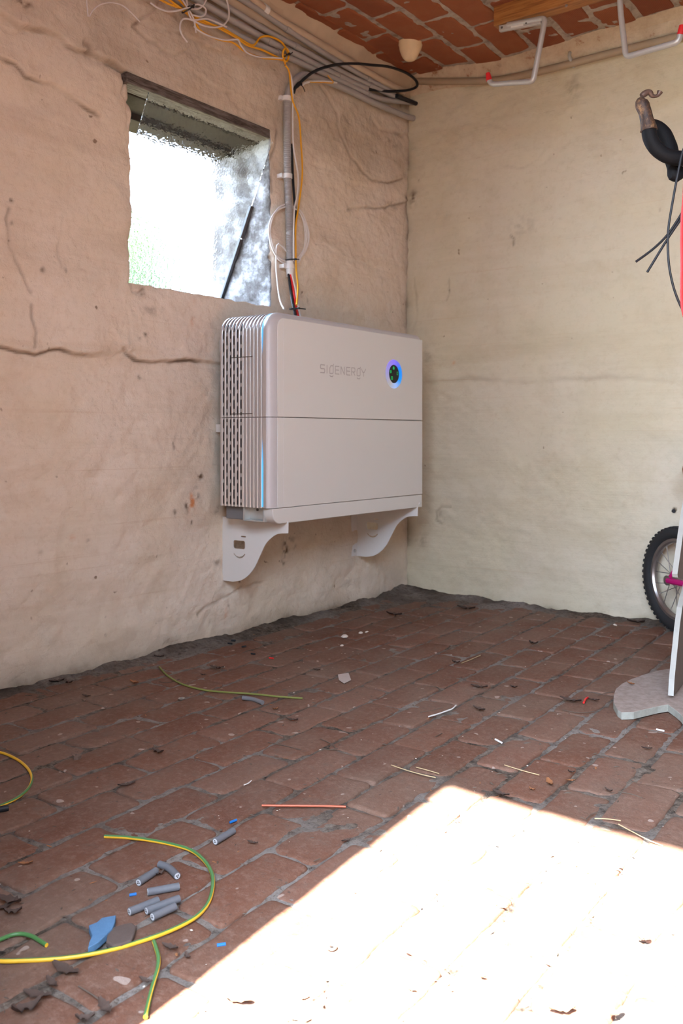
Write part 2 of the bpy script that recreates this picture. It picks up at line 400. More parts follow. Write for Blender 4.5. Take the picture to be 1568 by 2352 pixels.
def wall_grid(name, u0, u1, z0, z1, step, to3d, cracks, spots, mats, dirt_shadef, hole=None, reliefseed=1, lowamp=.006):
    nu = int(round((u1-u0)/step))+1; nz = int(round((z1-z0)/step))+1
    us = np.linspace(u0, u1, nu); zs = np.linspace(z0, z1, nz)
    if hole:
        for arr, vals in ((us, hole[:2]), (zs, hole[2:])):
            for vv in vals: arr[np.argmin(abs(arr-vv))] = vv
    Ug, Zg = np.meshgrid(us, zs, indexing='ij')
    wx = fbm(Ug, Zg, 18, 3, 91)*.006; wz = fbm(Ug, Zg, 18, 3, 92)*.006
    Uw = Ug+wx*1.2; Zw = Zg+wz*1.2
    H = lowamp*fbm(Ug, Zg, 2.2, 3, reliefseed)+lowamp*1.3*fbm(Ug+.5*Zg, Zg*1.6, 5.5, 3, reliefseed+3)+.0055*fbm(Ug, Zg*1.3, 9, 4, reliefseed+5)+.0022*fbm(Ug, Zg, 40, 3, reliefseed+9)
    CR = np.zeros_like(H); DI = dirt_shadef(Ug, Zg); OR = np.zeros_like(H)
    for pts, w, depth, lip, lipw in cracks:
        u_lo = min(p[0] for p in pts)-.1; u_hi = max(p[0] for p in pts)+.1; z_lo = min(p[1] for p in pts)-.1; z_hi = max(p[1] for p in pts)+.1
        k = np.where((Ug > u_lo) & (Ug < u_hi) & (Zg > z_lo) & (Zg < z_hi))
        if not len(k[0]): continue
        D, S = seg_dist(Uw[k], Zw[k], pts)
        width = np.maximum(w*(.85+.5*fbm(Ug[k], Zg[k], 25, 2, 33)), .0042)
        g = np.exp(-(D/np.maximum(width, 1e-4))**2)
        H[k] -= depth*g
        H[k] += lip*np.exp(-(D/lipw))*(S)*np.tanh(D/.006)*np.where(D < .1, 1, 0)
        CR[k] = np.maximum(CR[k], g*min(1, depth/.0075)*np.clip(.62+1.1*fbm(Ug[k], Zg[k], 9, 3, 66), .12, 1.1))
    for (su, sz, r1, r2, amt, kind) in spots:
        q = ((Uw-su)/r1)**2+((Zw-sz)/r2)**2
        g = np.exp(-q)*(np.clip(.5+1.6*fbm(Ug, Zg, 70, 3, 55), 0, 1.3))
        if kind == 'o': OR = np.maximum(OR, np.clip(g*amt, 0, 1))
        elif kind == 'hole': CR = np.maximum(CR, np.clip(np.exp(-q**2)*amt, 0, 1)); H -= .012*np.exp(-q**2)
        else: CR = np.maximum(CR, np.clip(g*amt, 0, 1))
    if hole:
        hu0, hu1, hz0, hz1 = hole
        dn = np.maximum(np.maximum(hu0-Ug, Ug-hu1), np.maximum(hz0-Zg, Zg-hz1))
        fall = np.clip(1-abs(dn)/.02, 0, 1)
        Ug2 = Ug+fall*(.006*fbm(Ug, Zg, 22, 3, 71)); Zg2 = Zg+fall*(.005*fbm(Ug, Zg, 22, 3, 72))
        edge = np.exp(-np.clip(dn, 0, 1)/.012)*(np.clip(.3+1.4*fbm(Ug, Zg, 14, 3, 44), 0, 1))
        top = ss(hz1-.14, hz1+.005, Zg)*np.exp(-np.clip(dn, 0, 1)/.012)
        CR = np.maximum(CR, np.clip(edge*.55*(.35+.65*top), 0, 1)); H -= edge*.006
    else: Ug2, Zg2 = Ug, Zg
    V = to3d(Ug2, Zg2, H)
    idx = np.arange(nu*nz).reshape(nu, nz)
    F = np.stack([idx[:-1, :-1], idx[1:, :-1], idx[1:, 1:], idx[:-1, 1:]], -1).reshape(-1, 4)
    if hole:
        cu = (us[:-1]+us[1:])/2; cz = (zs[:-1]+zs[1:])/2
        inside = ((cu > hole[0]) & (cu < hole[1]))[:, None] & ((cz > hole[2]) & (cz < hole[3]))[None, :]
        F = F[~inside.reshape(-1)]
    me = bpy.data.meshes.new(name)
    verts = V.reshape(-1, 3).tolist(); faces = F.tolist(); mi = [0]*len(faces)
    extraC = []
    if hole:   # reveal tunnel through the wall thickness, starting exactly at the broken plaster edge
        iu = np.where((us >= hole[0]-1e-9) & (us <= hole[1]+1e-9))[0]; iz = np.where((zs >= hole[2]-1e-9) & (zs <= hole[3]+1e-9))[0]
        loop = [(i, iz[0]) for i in iu]+[(iu[-1], j) for j in iz[1:]]+[(i, iz[-1]) for i in iu[::-1][1:]]+[(iu[0], j) for j in iz[::-1][1:-1]]
        L = len(loop); prev = [int(idx[a]) for a in loop]; depth = .28; K = 28
        P0 = np.array([V[a] for a in loop]); ideal = np.array([[0, us[a], zs[b]] for a, b in loop])
        c0 = np.array([0, (hole[0]+hole[1])/2, (hole[2]+hole[3])/2])
        for k in range(1, K+1):
            t = k/K; base = P0*(1-min(1, t*4))+ideal*min(1, t*4); base = base.copy(); base[:, 0] = P0[:, 0]*(1-t)-depth*t
            nn = .010*fbm(np.arange(L)*.03, np.full(L, t*1.2), 3, 4, 88)*min(1, 3*t)
            dirv = c0-ideal; dirv[:, 0] = 0; dirv /= np.linalg.norm(dirv, axis=1)[:, None]
            base += dirv*nn[:, None]
            st = len(verts); verts += base.tolist(); cur = list(range(st, st+L))
            for q in range(L):
                faces.append((prev[q], prev[(q+1) % L], cur[(q+1) % L], cur[q])); mi.append(1)
            prev = cur
        # outer face of the wall around the opening
        u0e, u1e = u0, u1; st = len(verts); d = -depth
        verts += [(d, u0e, z0), (d, hole[0], z0), (d, hole[1], z0), (d, u1e, z0), (d, u0e, z1), (d, hole[0], z1), (d, hole[1], z1), (d, u1e, z1),
                  (d, hole[0], hole[2]), (d, hole[1], hole[2]), (d, hole[0], hole[3]), (d, hole[1], hole[3])]
        for f in ((0, 1, 5, 4), (2, 3, 7, 6), (1, 2, 9, 8), (10, 11, 6, 5)): faces.append(tuple(st+i for i in f)); mi.append(0)
    me.from_pydata(verts, [], faces)
    for mt in mats: me.materials.append(mt)
    me.polygons.foreach_set('material_index', mi); me.polygons.foreach_set('use_smooth', [True]*len(faces))
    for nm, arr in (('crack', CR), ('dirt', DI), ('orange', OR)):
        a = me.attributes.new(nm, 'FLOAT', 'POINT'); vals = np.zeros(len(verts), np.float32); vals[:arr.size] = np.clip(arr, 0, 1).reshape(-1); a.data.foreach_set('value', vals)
    me.update(); o = bpy.data.objects.new(name, me); link(o); return o

def cl(lst): return [(wl(*p)[1], wl(*p)[2]) for p in lst]
def cb(lst): return [(wb(*p)[0], wb(*p)[2]) for p in lst]
LC = [
 (cl([(0,795),(40,812),(80,815),(110,803),(130,802),(160,814),(195,818)]), .0045, .006, .008, .030),
 (cl([(195,818),(250,812),(288,806)]), .004, .001, .004, .030),
 (cl([(282,800),(290,815),(310,828),(345,833),(380,830),(430,830),(505,838),(600,848)]), .0045, .007, .008, .030),
 (cl([(0,35),(45,65),(90,68),(130,85),(160,108),(200,120),(250,145),(275,158),(300,172)]), .0055, .007, .010, .035),
 (cl([(255,145),(275,156),(302,172)]), .009, .016, 0, .02),
 (cl([(0,60),(30,78),(60,72)]), .004, .004, .003, .02),
 (cl([(195,100),(205,108),(208,118)]), .010, .008, 0, .02),
 (cl([(0,135),(40,150),(60,175),(100,190),(125,193),(160,215),(190,238),(230,264)]), .0045, .005, .006, .025),
 (cl([(20,480),(14,500),(24,560),(35,600),(50,630),(70,672)]), .004, .004, 0, .02),
 (cl([(71,700),(70,735),(78,760),(76,797)]), .004, .0035, 0, .02),
 (cl([(145,500),(135,560),(140,610)]), .004, .002, 0, .02),
 (cl([(296,720),(300,760),(292,800)]), .005, .002, .002, .02),
 (cl([(372,0),(306,61),(327,77),(341,92),(356,98),(371,113),(387,122),(402,124),(425,113)]), .004, .0045, .003, .02),
 (cl([(345,58),(420,80),(470,100)]), .005, .003, .004, .03),
 (cl([(462,175),(490,200),(530,215)]), .005, .003, .004, .025),
 (cl([(733,195),(758,230),(771,258),(774,290),(787,325),(803,357),(822,376),(841,399),(857,415),(890,420),(925,412)]), .0045, .0045, .004, .022),
 (cl([(859,278),(870,297),(896,303),(918,310),(932,308)]), .006, .005, .003, .02),
 (cl([(676,252),(692,271),(711,278)]), .004, .003, 0, .02),
 (cl([(640,300),(632,340),(622,380),(628,440)]), .005, .004, 0, .02),
 (cl([(800,480),(860,478),(905,470),(935,462)]), .006, .004, .003, .02),
 (cl([(730,380),(770,395),(800,420),(830,425)]), .006, .002, .003, .03),
 (cl([(740,560),(800,600),(860,610)]), .006, .0015, .003, .03),
 (cl([(450,1412),(465,1395),(490,1385),(520,1372),(545,1352),(600,1340)]), .0045, .004, 0, .02),
 (cl([(290,172),(292,190),(285,215),(298,232),(288,250),(297,290)]), .006, .009, 0, .02),
 (cl([(298,648),(305,670),(318,675),(335,665)]), .006, .006, 0, .02),
]
def s1(px, py, a, b, amt=1., kind='c', f=wl):
    p = f(px, py); u = p[1] if f is wl else p[0]; return (u, p[2], a, b, amt, kind)
LS = [s1(455,1095,.012,.014,1.1), s1(448,1135,.008,.018,1.4), s1(437,1155,.010,.022,1.4,'o'), s1(425,1160,.010,.02,.9), s1(400,1018,.006,.022,.9),
      s1(398,1175,.006,.01,.9), s1(438,1195,.004,.01,.9), s1(655,1262,.014,.03,1.2), s1(650,1290,.01,.012,.8), s1(668,1240,.02,.012,.7), s1(640,1175,.02,.03,.3),
      s1(322,867,.006,.006,1.2), s1(620,590,.014,.014,1.,'hole'), s1(332,765,.005,.008,.9), s1(318,775,.005,.007,.9), s1(442,740,.012,.012,.7,'o'),
      s1(440,690,.012,.01,.4,'o'), s1(500,1290,.01,.014,.6), s1(497,1172,.012,.02,.4), s1(165,1232,.008,.006,.9,'o'), s1(202,1240,.008,.006,.8),
      s1(95,1270,.008,.006,.5), s1(320,672,.02,.012,.9), s1(520,1395,.006,.012,.7), s1(480,1420,.006,.012,.6), s1(515,1410,.008,.02,.5,'o'), s1(235,1460,.006,.006,.8),
      s1(935,462,.02,.03,.9), s1(900,470,.05,.014,.45), s1(22,463,.006,.006,1), s1(25,512,.006,.006,.9), s1(24,555,.005,.005,.9), s1(97,618,.006,.006,.9), s1(143,620,.006,.006,.9),
      s1(206,112,.018,.016,1.1), s1(40,0,.03,.012,1.2), s1(900,330,.05,.02,.4), s1(670,1260,.02,.02,.5), s1(700,690,.03,.012,.35), s1(350,712,.04,.012,.35)]
def dirt_shadeL(u, z):
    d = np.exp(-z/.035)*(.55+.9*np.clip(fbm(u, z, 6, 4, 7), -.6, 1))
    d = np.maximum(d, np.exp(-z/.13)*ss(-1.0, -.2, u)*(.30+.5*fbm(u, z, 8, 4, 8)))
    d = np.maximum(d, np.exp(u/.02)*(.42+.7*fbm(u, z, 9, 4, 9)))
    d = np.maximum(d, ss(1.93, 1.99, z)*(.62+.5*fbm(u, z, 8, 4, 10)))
    d = np.maximum(d, (.27+.14*fbm(u, z, 4, 3, 77))*ss(1.60, 1.74, z+.04*fbm(u, z, 5, 3, 78)))  # browner upper plaster, deepened to paint in the dimmer light up there
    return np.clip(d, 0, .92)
WIN = (-1.430, -.835, 1.073, 1.655)
WAVE_L = .0
def to3dL(u, z, h):
    base = .035*np.exp(-z/.10)*(.5+.5*fbm(u, z, 3, 2, 61))*0.4
    base = base+.012*ss(1.66, 1.80, z)*(.6+fbm(u, z, 3, 2, 62)*.5)
    return np.stack([h+base, u, z], -1)
wall_left = tag(wall_grid('wall_left', -2.6, .004, -.01, 2.12, .0042, to3dL, LC, LS, [M['wall_left'], M['reveal']], dirt_shadeL, WIN, 1), kind='structure')
b = MB(); b.box((-.28, -3.05, -.01), (0, -2.6, 2.12)); o = b.build('wall_left_near', M['wall_left'], wall_left)

RC = [
 (cb([(975,880),(1080,868),(1200,878),(1300,872),(1400,864),(1500,872),(1568,880),(1700,880)]), .012, .0012, .003, .05),
 (cb([(1150,380),(1200,385),(1235,365),(1250,345)]), .004, .002, 0, .02),
 (cb([(1172,540),(1182,548),(1180,565)]), .004, .004, 0, .02),
 (cb([(1030,640),(1033,670),(1025,690)]), .004, .003, 0, .02),
 (cb([(1035,1165),(1015,1162),(1003,1175),(1001,1195),(1015,1205)]), .006, .004, 0, .02),
 (cb([(950,640),(960,720),(948,760)]), .006, .003, 0, .02),
 (cb([(1120,285),(1165,298)]), .004, .0015, 0, .02),
 (cb([(1010,1170),(1020,1200),(1040,1225)]), .004, .0015, 0, .02),
]
RS = [s1(1546,1174,.0065,.0065,1.5,'hole',wb), s1(1422,1218,.004,.004,1.2,'c',wb), s1(1514,484,.004,.005,1.,'c',wb), s1(1180,560,.006,.010,.8,'c',wb), s1(1030,660,.006,.02,.8,'c',wb),
      s1(1010,1180,.02,.016,.4,'c',wb), s1(1200,520,.06,.04,.22,'c',wb), s1(1315,200,.03,.05,.35,'c',wb), s1(980,820,.03,.03,.3,'c',wb), s1(960,410,.008,.01,.7,'c',wb),
      s1(948,455,.02,.03,.8,'c',wb), s1(1040,835,.006,.01,.5,'o',wb), s1(970,1240,.03,.03,.3,'c',wb)]
def dirtR(u, z):
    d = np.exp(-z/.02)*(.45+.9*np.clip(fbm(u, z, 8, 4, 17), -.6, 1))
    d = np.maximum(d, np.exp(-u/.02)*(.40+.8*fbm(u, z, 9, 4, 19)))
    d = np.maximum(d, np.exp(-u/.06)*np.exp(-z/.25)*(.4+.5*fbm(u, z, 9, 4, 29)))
    return np.clip(d, 0, .9)
def to3dR(u, z, h):
    return np.stack([u, -h-.02*np.exp(-z/.05)*.5, z], -1)
wall_back = tag(wall_grid('wall_back', -.004, 1.75, -.01, 2.12, .0065, to3dR, RC, RS, [M['wall_back']], dirtR, None, 21, .0045), kind='structure')
b = MB(); b.box((1.75, 0, -.01), (4.2, .28, 2.12)); b.box((-.28, .012, -.01), (1.75, .28, 2.12)); b.build('wall_back_far', M['wall_back'], wall_back)
b = MB(); b.box((4.0, -3.05, -.01), (4.25, 0, 2.12)); tag(b.build('wall_right', M['dark_wall']), kind='structure')
b = MB(); b.box((0, -3.05, -.01), (1.27, -2.76, 2.12)); b.box((3.10, -3.05, -.01), (4.0, -2.76, 2.12)); b.box((1.27, -3.05, 2.0), (3.10, -2.76, 2.12))
tag(b.build('wall_front', M['dark_wall']), kind='structure')

b = MB(); b.lathe([(.0001, .0), (.0062, .0), (.0068, .003), (.0001, .003)], wb(1546, 1174, -.006), (0, 1, 0), 20); b.build('drilled_hole', M['slot'], wall_back)
# ------------------------------------------------------------------ brick floor and ceiling
def dip(x, y): return -.043*float(ss(.12, .5, np.array(x)))*math.exp(min(0, y)/.28)
def brick_mesh(cx, cy, lx, ly, ang, top, depth, sign, rad, seed, rough=.004, tilt=.003):
    """irregular rounded slab: vertices and faces, visible face at z=top looking along sign"""
    out = []; base = []
    hx, hy = lx/2, ly/2
    for q, (sx_, sy_, a0) in enumerate(((1, 1, 0), (-1, 1, 90), (-1, -1, 180), (1, -1, 270))):
        rr = rad*(1+.7*mn.noise(Vector((seed*3.7, q*5.1, 1.1))))
        ccx, ccy = sx_*(hx-rr), sy_*(hy-rr)
        for k in range(4):
            a = math.radians(a0+30*k); base.append((ccx+rr*math.cos(a), ccy+rr*math.sin(a)))
        nx = 3 if q % 2 == 0 else 7        # along the short or the long side to the next corner
        a = math.radians(a0+90); p0 = (ccx+rr*math.cos(a), ccy+rr*math.sin(a))
        p1 = ((-sx_ if q % 2 == 0 else sx_)*(hx-(rad if q % 2 == 0 else 0)), (sy_ if q % 2 == 0 else -sy_)*(hy-(rad if q % 2 else 0)))
        for k in range(1, nx+1): f = k/(nx+1); base.append((p0[0]+(p1[0]-p0[0])*f, p0[1]+(p1[1]-p0[1])*f))
    n = len(base)
    for x, y in base:
        q = mn.noise(Vector((x*28+seed*7.1, y*28, seed*3.3)))*rough + mn.noise(Vector((x*90+seed*5.1, y*90, seed*1.3)))*rough*.45
        out.append((x*(1+q/hx*1.0), y*(1+q/hy)))
    tx, ty = mn.noise(Vector((seed*1.7, 0, 5)))*tilt/hx, mn.noise(Vector((seed*2.3, 4, 1)))*tilt/hy
    c, s = math.cos(ang), math.sin(ang); vs = []; fs = []
    rings = [(1.0, -depth), (1.0, -.0035), (.985, -.0012), (.955, -.0002), (.90, .0), (.62, .0006), (.3, .0008)]
    for sc_, dz in rings:
        for x, y in out:
            ex = x-math.copysign(min(abs(x), (1-sc_)*hy*1.0), x) if sc_ > .8 else x*sc_; ey = y-math.copysign(min(abs(y), (1-sc_)*hy), y) if sc_ > .8 else y*sc_
            z = top+sign*(dz+(x*tx+y*ty))+(.0012*mn.noise(Vector((ex*22+seed, ey*22, seed))) if dz > -.003 else 0)
            vs.append((cx+ex*c-ey*s, cy+ex*s+ey*c, z))
    R = len(rings)
    for i in range(R-1):
        for k in range(n): fs.append((i*n+k, i*n+(k+1) % n, (i+1)*n+(k+1) % n, (i+1)*n+k))
    vs.append((cx, cy, top+sign*.0009)); 
    for k in range(n): fs.append(((R-1)*n+k, (R-1)*n+(k+1) % n, R*n))
    return vs, fs

fb = MB(); sl = -.045; AN = math.atan(-sl)
seed = 0
for k in range(-11, 33):
    b0 = .967+.0955*k; off = -1.735 if k % 2 == 0 else -1.632
    for j in range(-10, 10):
        yc = off+.2045*(j+.5)
        xc = b0+.0478+sl*(yc+1.83)
        if xc < -.06 or xc > 4.05 or yc < -3.7 or yc > .12: continue
        seed += 1
        r1, r2, r3, r4 = [mn.noise(Vector((seed*.73, q*3.1, 2.2))) for q in range(4)]
        lx = .0955-.0100+r1*.004; ly = .2045-.0085+r2*.005
        lo = xc-lx/2 < -.005
        if lo: continue
        v, f = brick_mesh(xc+r3*.003, yc+r4*.004, lx, ly, AN+r1*.02, r2*.0022, .03, 1, .01, seed)
        fb.add(v, f)
floor = fb.build('floor', M['floor_brick'], None, True, 60, recalc=False); tag(floor, kind='structure')

step = .0075; xs = np.arange(-.02, 2.3, step); ys = np.arange(-2.75, .02, step)
X, Y = np.meshgrid(xs, ys, indexing='ij')
Hh = -.0038+.0042*fbm(X, Y, 14, 4, 5)+.0028*fbm(X, Y, 55, 3, 6)
edge = np.maximum(np.exp(-X/.035), np.exp(Y/.045))
Hh = Hh+.017*edge*(1+.6*fbm(X, Y, 12, 3, 9))+.010*np.exp(-((X)**2+(Y+.0)**2)/.10)*(1+.8*fbm(X, Y, 9, 3, 10))
Hh = Hh+.0022*ss(.25, .7, fbm(X, Y, 2.6, 3, 15))
idx = np.arange(X.size).reshape(X.shape)
F = np.stack([idx[:-1, :-1], idx[1:, :-1], idx[1:, 1:], idx[:-1, 1:]], -1).reshape(-1, 4)
me = bpy.data.meshes.new('joint_filling'); me.from_pydata(np.stack([X, Y, Hh], -1).reshape(-1, 3).tolist(), [], F.tolist()); me.materials.append(M['joint'])
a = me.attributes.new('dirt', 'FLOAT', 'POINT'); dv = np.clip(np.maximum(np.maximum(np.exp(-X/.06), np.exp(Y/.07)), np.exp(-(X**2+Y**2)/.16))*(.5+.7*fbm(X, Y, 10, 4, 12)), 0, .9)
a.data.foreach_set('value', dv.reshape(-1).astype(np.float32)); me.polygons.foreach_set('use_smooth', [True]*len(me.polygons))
jo = bpy.data.objects.new('joint_filling', me); link(jo, floor)
b = MB(); b.box((-.28, -3.65, -.12), (4.25, .28, -.022)); b.build('floor_bed', M['joint'], floor)

cb_ = MB(); seed = 500
for k in range(-1, 31):
    x0 = .072+.1285*k; offs = -.664 if k % 2 == 0 else -.542
    for j in range(-12, 4):
        ya = offs+.2435*(j+.5)
        if ya < -2.75 or ya > .12: continue
        seed += 1
        r = [mn.noise(Vector((seed*.63, q*2.1, 8.2))) for q in range(4)]
        lx = .1285-.021+r[0]*.006; ly = .2435-.017+r[1]*.007; xc = x0+.064
        if k == -1: lx = .055; xc = .030+lx/2
        y1 = min(ya+ly/2, -.018); y0 = ya-ly/2
        if y1-y0 < .03: continue
        v, f = brick_mesh(xc+r[2]*.003, (y0+y1)/2, lx, y1-y0, -.03+r[3]*.015, 2.088+r[0]*.002, .03, -1, .008, seed, .005, .002)
        v = [(p[0], p[1], p[2]+dip(p[0], p[1])) for p in v]
        cb_.add(v, f)
ceiling = cb_.build('ceiling', M['ceil_brick'], None, True, 60, recalc=False); tag(ceiling, kind='structure')
xs = np.arange(-.02, 1.7, .012); ys = np.arange(-1.5, .01, .012); X, Y = np.meshgrid(xs, ys, indexing='ij')
Hh = 2.092-.006*fbm(X, Y, 16, 4, 41)-.003*fbm(X, Y, 50, 2, 42)-.043*ss(.12, .5, X)*np.exp(np.minimum(0, Y)/.28)
idx = np.arange(X.size).reshape(X.shape); F = np.stack([idx[:-1, :-1], idx[:-1, 1:], idx[1:, 1:], idx[1:, :-1]], -1).reshape(-1, 4)
me = bpy.data.meshes.new('ceiling_mortar'); me.from_pydata(np.stack([X, Y, Hh], -1).reshape(-1, 3).tolist(), [], F.tolist()); me.materials.append(M['ceil_mortar'])
me.polygons.foreach_set('use_smooth', [True]*len(me.polygons)); link(bpy.data.objects.new('ceiling_mortar', me), ceiling)
b = MB(); b.box((-.30, -3.05, 2.10), (4.26, .30, 2.30)); b.build('ceiling_slab', M['ceil_mortar'], ceiling)
# rough plaster cove where the vault meets the end wall and the side wall
def cove(name, n, prof, mat, amp, parent):
    b = MB(); K = len(prof(0)); vs = []
    for i in range(n+1):
        for j, p in enumerate(prof(i/n)):
            q = Vector(p); d = mn.noise(q*14)*amp+mn.noise(q*45)*amp*.6
            vs.append(q+Vector((d*.3, d*.8, -abs(d)*.8)) if 0 < j < K-1 else q)
    b.add(vs, [(i*K+j, i*K+j+1, (i+1)*K+j+1, (i+1)*K+j) for i in range(n) for j in range(K-1)])
    return b.build(name, mat, parent)
def pr_end(t):
    x = t*4.0; zt_ = 2.088+dip(x, -.03); n_ = mn.noise(Vector((x*9, 0, 0))); w = .010+.012*float(ss(.3, 1.2, np.array(x)))+.010*n_
    return [(x, .01, zt_-.075), (x, -.012, zt_-.055), (x, -.020, zt_-.035), (x, -.026, zt_-.018), (x, -.030-w*.6, zt_-.006), (x, -.034-w*1.2, zt_+.006)]
cove('plaster_cove', 420, pr_end, M['cove'], .009, ceiling)
def pr_side(t):
    y = -1.6*t; w = .012*mn.noise(Vector((y*9, 3, 0)))
    return [(-.01, y, 1.99), (.012, y, 2.0), (.020, y, 2.04), (.032+w, y, 2.075), (.045+w, y, 2.086), (.06+w, y, 2.094)]
cove('side_cove', 220, pr_side, M['pvc_dirty'], .007, ceiling)

# outside
b = MB(); b.box((-14, -16, -.2), (-.29, 10, -.05)); b.box((-.29, -16, -.2), (14, -3.66, -.03))
tag(b.build('ground_outside', M['gravel']), kind='structure')
b = MB(); b.box((3.4, -12, -.03), (3.6, -3.06, 1.9)); tag(b.build('sky_blocker_wall', M['dark_wall']), kind='structure')  # added unseen wall that keeps low sky light off the left floor
b = MB()
for i in range(5200):
    a = random.random()*2*math.pi; r = random.random()**.5
    zz = random.random(); w_ = 1-.55*zz*zz
    c = Vector((-2.6+r*math.cos(a)*.55*w_, .62+r*math.sin(a)*.52*w_, .1+zz*1.95))
    d = Vector((random.gauss(0, 1), random.gauss(0, 1), random.gauss(0, 1))).normalized(); e = d.orthogonal().normalized()
    b.add([c-d*.04, c+e*.017, c+d*.04, c-e*.017+d.cross(e)*.006], [(0, 1, 2, 3)])
b.build('garden_shrub', M['hedge'], None, False, recalc=False); o = bpy.data.objects['garden_shrub']
tag(o, 'green leafy garden shrub seen blurred through the window glass', 'shrub')
b = MB(); b.tube([(-2.6, .62, -.05), (-2.58, .60, .6), (-2.6, .62, 1.2)], [.03, .02, .01]); b.build('stem', M['twig'], o)

# ------------------------------------------------------------------ window: lintel timbers and the loose textured pane
b = MB(); b.box((-.055, -1.445, 1.633), (.004, -.845, 1.664)); o = b.build('trim_1', M['timber'], bevel=.003); tag(o, 'weathered grey timber lintel board over the small window', kind='structure')
b = MB(); b.box((-.275, -1.436, 1.632), (-.060, -.829, 1.662)); b.box((-.27, -1.436, 1.612), (-.17, -.829, 1.633)); o = b.build('trim_2', simple('dark_soffit_timber', (.045, .037, .030), .95, 0, .4, .5, 18, Specular_IOR_Level=.0), bevel=.003); tag(o, kind='structure')
pt = thing('glass_pane', (-.12, -1.10, 1.08), 'loose hammered glass pane leaning in the small window opening', 'glass pane')
TLp, TRp = (.006, -1.369, 1.627), (.006, -.838, 1.622)
BLp, BRp = (-.250, -1.369, 1.083), (-.250, -.838, 1.083)
nrm = (Vector(TRp)-Vector(TLp)).cross(Vector(BLp)-Vector(TLp)).normalized()*.002
b = MB(); q = [Vector(p) for p in (TLp, TRp, BRp, BLp)]
b.add([p-nrm for p in q]+[p+nrm for p in q], [(0, 1, 2, 3), (7, 6, 5, 4), (0, 4, 5, 1), (1, 5, 6, 2), (2, 6, 7, 3), (3, 7, 4, 0)])
b.build('pane', M['glass'], pt, False)
def onp(s, t): return Vector(TLp).lerp(Vector(TRp), s).lerp(Vector(BLp).lerp(Vector(BRp), s), t)
b = MB()
for t0, t1, r in ((.37, .56, .0095), (.567, .99, .0090)):
    b.tube([onp(.995, t0)+Vector((.004, 0, 0)), onp(.995, (t0+t1)/2)+Vector((.004, 0, 0)), onp(.995, t1)+Vector((.004, 0, 0))], r, 6)
b.build('edge_strip', M['black_plastic'], pt)
o = MB().box((-.214, -.855, 1.083), (-.17, -.825, 1.105)); o = o.build('foot_block', M['black_plastic'], pt)

# ------------------------------------------------------------------ wall mounted battery inverter
FX = .270; BX = .066; Y0 = -1.142; Y1 = -.318; ZT = 1.004; ZS = .6935; ZB = .427
inv = thing('battery_inverter', (.066, -.73, .38), 'pale grey wall-mounted battery inverter with ribbed side and round blue-lit display', 'inverter')
def path(o, zb, zt, r, top=True, r2=.012):
    """front-view outline inset by o: up the left side, over the rounded shoulder, down the right side"""
    y0, y1, z1 = Y0+o, Y1-min(o, .004), zt-o; rr = max(r-o, .012); pts = []
    for k in range(9): pts.append((y0, zb+(z1-rr-zb)*k/8))
    if top:
        for k in range(1, 13): a = math.pi/2*k/12; pts.append((y0+rr-rr*math.cos(a), z1-rr+rr*math.sin(a)))
        for k in range(1, 9): pts.append((y0+rr+(y1-r2-y0-rr)*k/8, z1))
        for k in range(1, 6): a = math.pi/2*k/5; pts.append((y1-r2+r2*math.sin(a), z1-r2+r2*math.cos(a)))
        pts.append((y1, zb))
    return pts
# ribbed profile along the depth: list of (x, inset)
prof = []; ribs = []
x = BX; prof += [(x, .012), (x+.0004, .003), (x+.002, .0)]
NR = 12; pitch = (.245-BX-.004)/NR
for i in range(NR):
    xa = BX+.004+i*pitch
    prof += [(xa+.0035, .0), (xa+.0050, .0012), (xa+.0058, .0038), (xa+pitch-.0022, .0038), (xa+pitch-.0014, .0012), (xa+pitch, .0)]
    ribs.append((xa+.0058, xa+pitch-.0022))
prof += [(.248, .0), (.2500, .0), (.2535, .0006)]
def loft(b, prof, fn, mi=0, capf=True):
    n = None; vs = []
    for (x, o) in prof:
        p = fn(o); n = len(p); vs += [(x, y, z) for y, z in p]
    b.add(vs, [(i*n+k, i*n+k+1, (i+1)*n+k+1, (i+1)*n+k) for i in range(len(prof)-1) for k in range(n-1)], mi)
    return n
bandprof = [(.2535, .0006), (.2585, .0030), (.2640, .0085), (.2680, .017), (.2700, .027), (.2700, .0300)]
# upper module
b = MB(); loft(b, prof, lambda o: path(o, ZS+.001, ZT, .058)); b.build('upper_casing', M['case_rib'], inv, True, 40)
upper = bpy.data.objects['upper_casing']
b = MB(); loft(b, bandprof, lambda o: path(o, ZS+.001, ZT, .058)); b.build('front_band', M['band'], inv, True, 50)
def front_poly(zb, zt, top=True):
    y0 = Y0+.031; y1 = Y1-.001; z1 = zt-.031 if top else zt; r = .030; pts = [(y0, zb)]
    if top:
        for k in range(13): a = math.pi/2*k/12; pts.append((y0+r-r*math.cos(a), z1-r+r*math.sin(a)))
        pts += [(y1, z1)]
    else: pts += [(y0, z1), (y1, z1)]
    pts.append((y1, zb)); return pts
ZTF = ZT+.016
def fr(zb, zt, top):
    y0 = Y0+.031; y1 = Y1-.001; r = .028; pts = [(y0, zb)]
    if top:
        for k in range(13): a = math.pi/2*k/12; pts.append((y0+r-r*math.cos(a), zt-r+r*math.sin(a)))
    else: pts.append((y0, zt))
    pts += [(y1, zt), (y1, zb)]; return pts
b = MB(); b.prism(fr(ZS+.001, ZT-.017, True), 0, .255, .2725); fp = b.build('front_panel', M['case_front'], inv, True, 30, bevel=.0015)
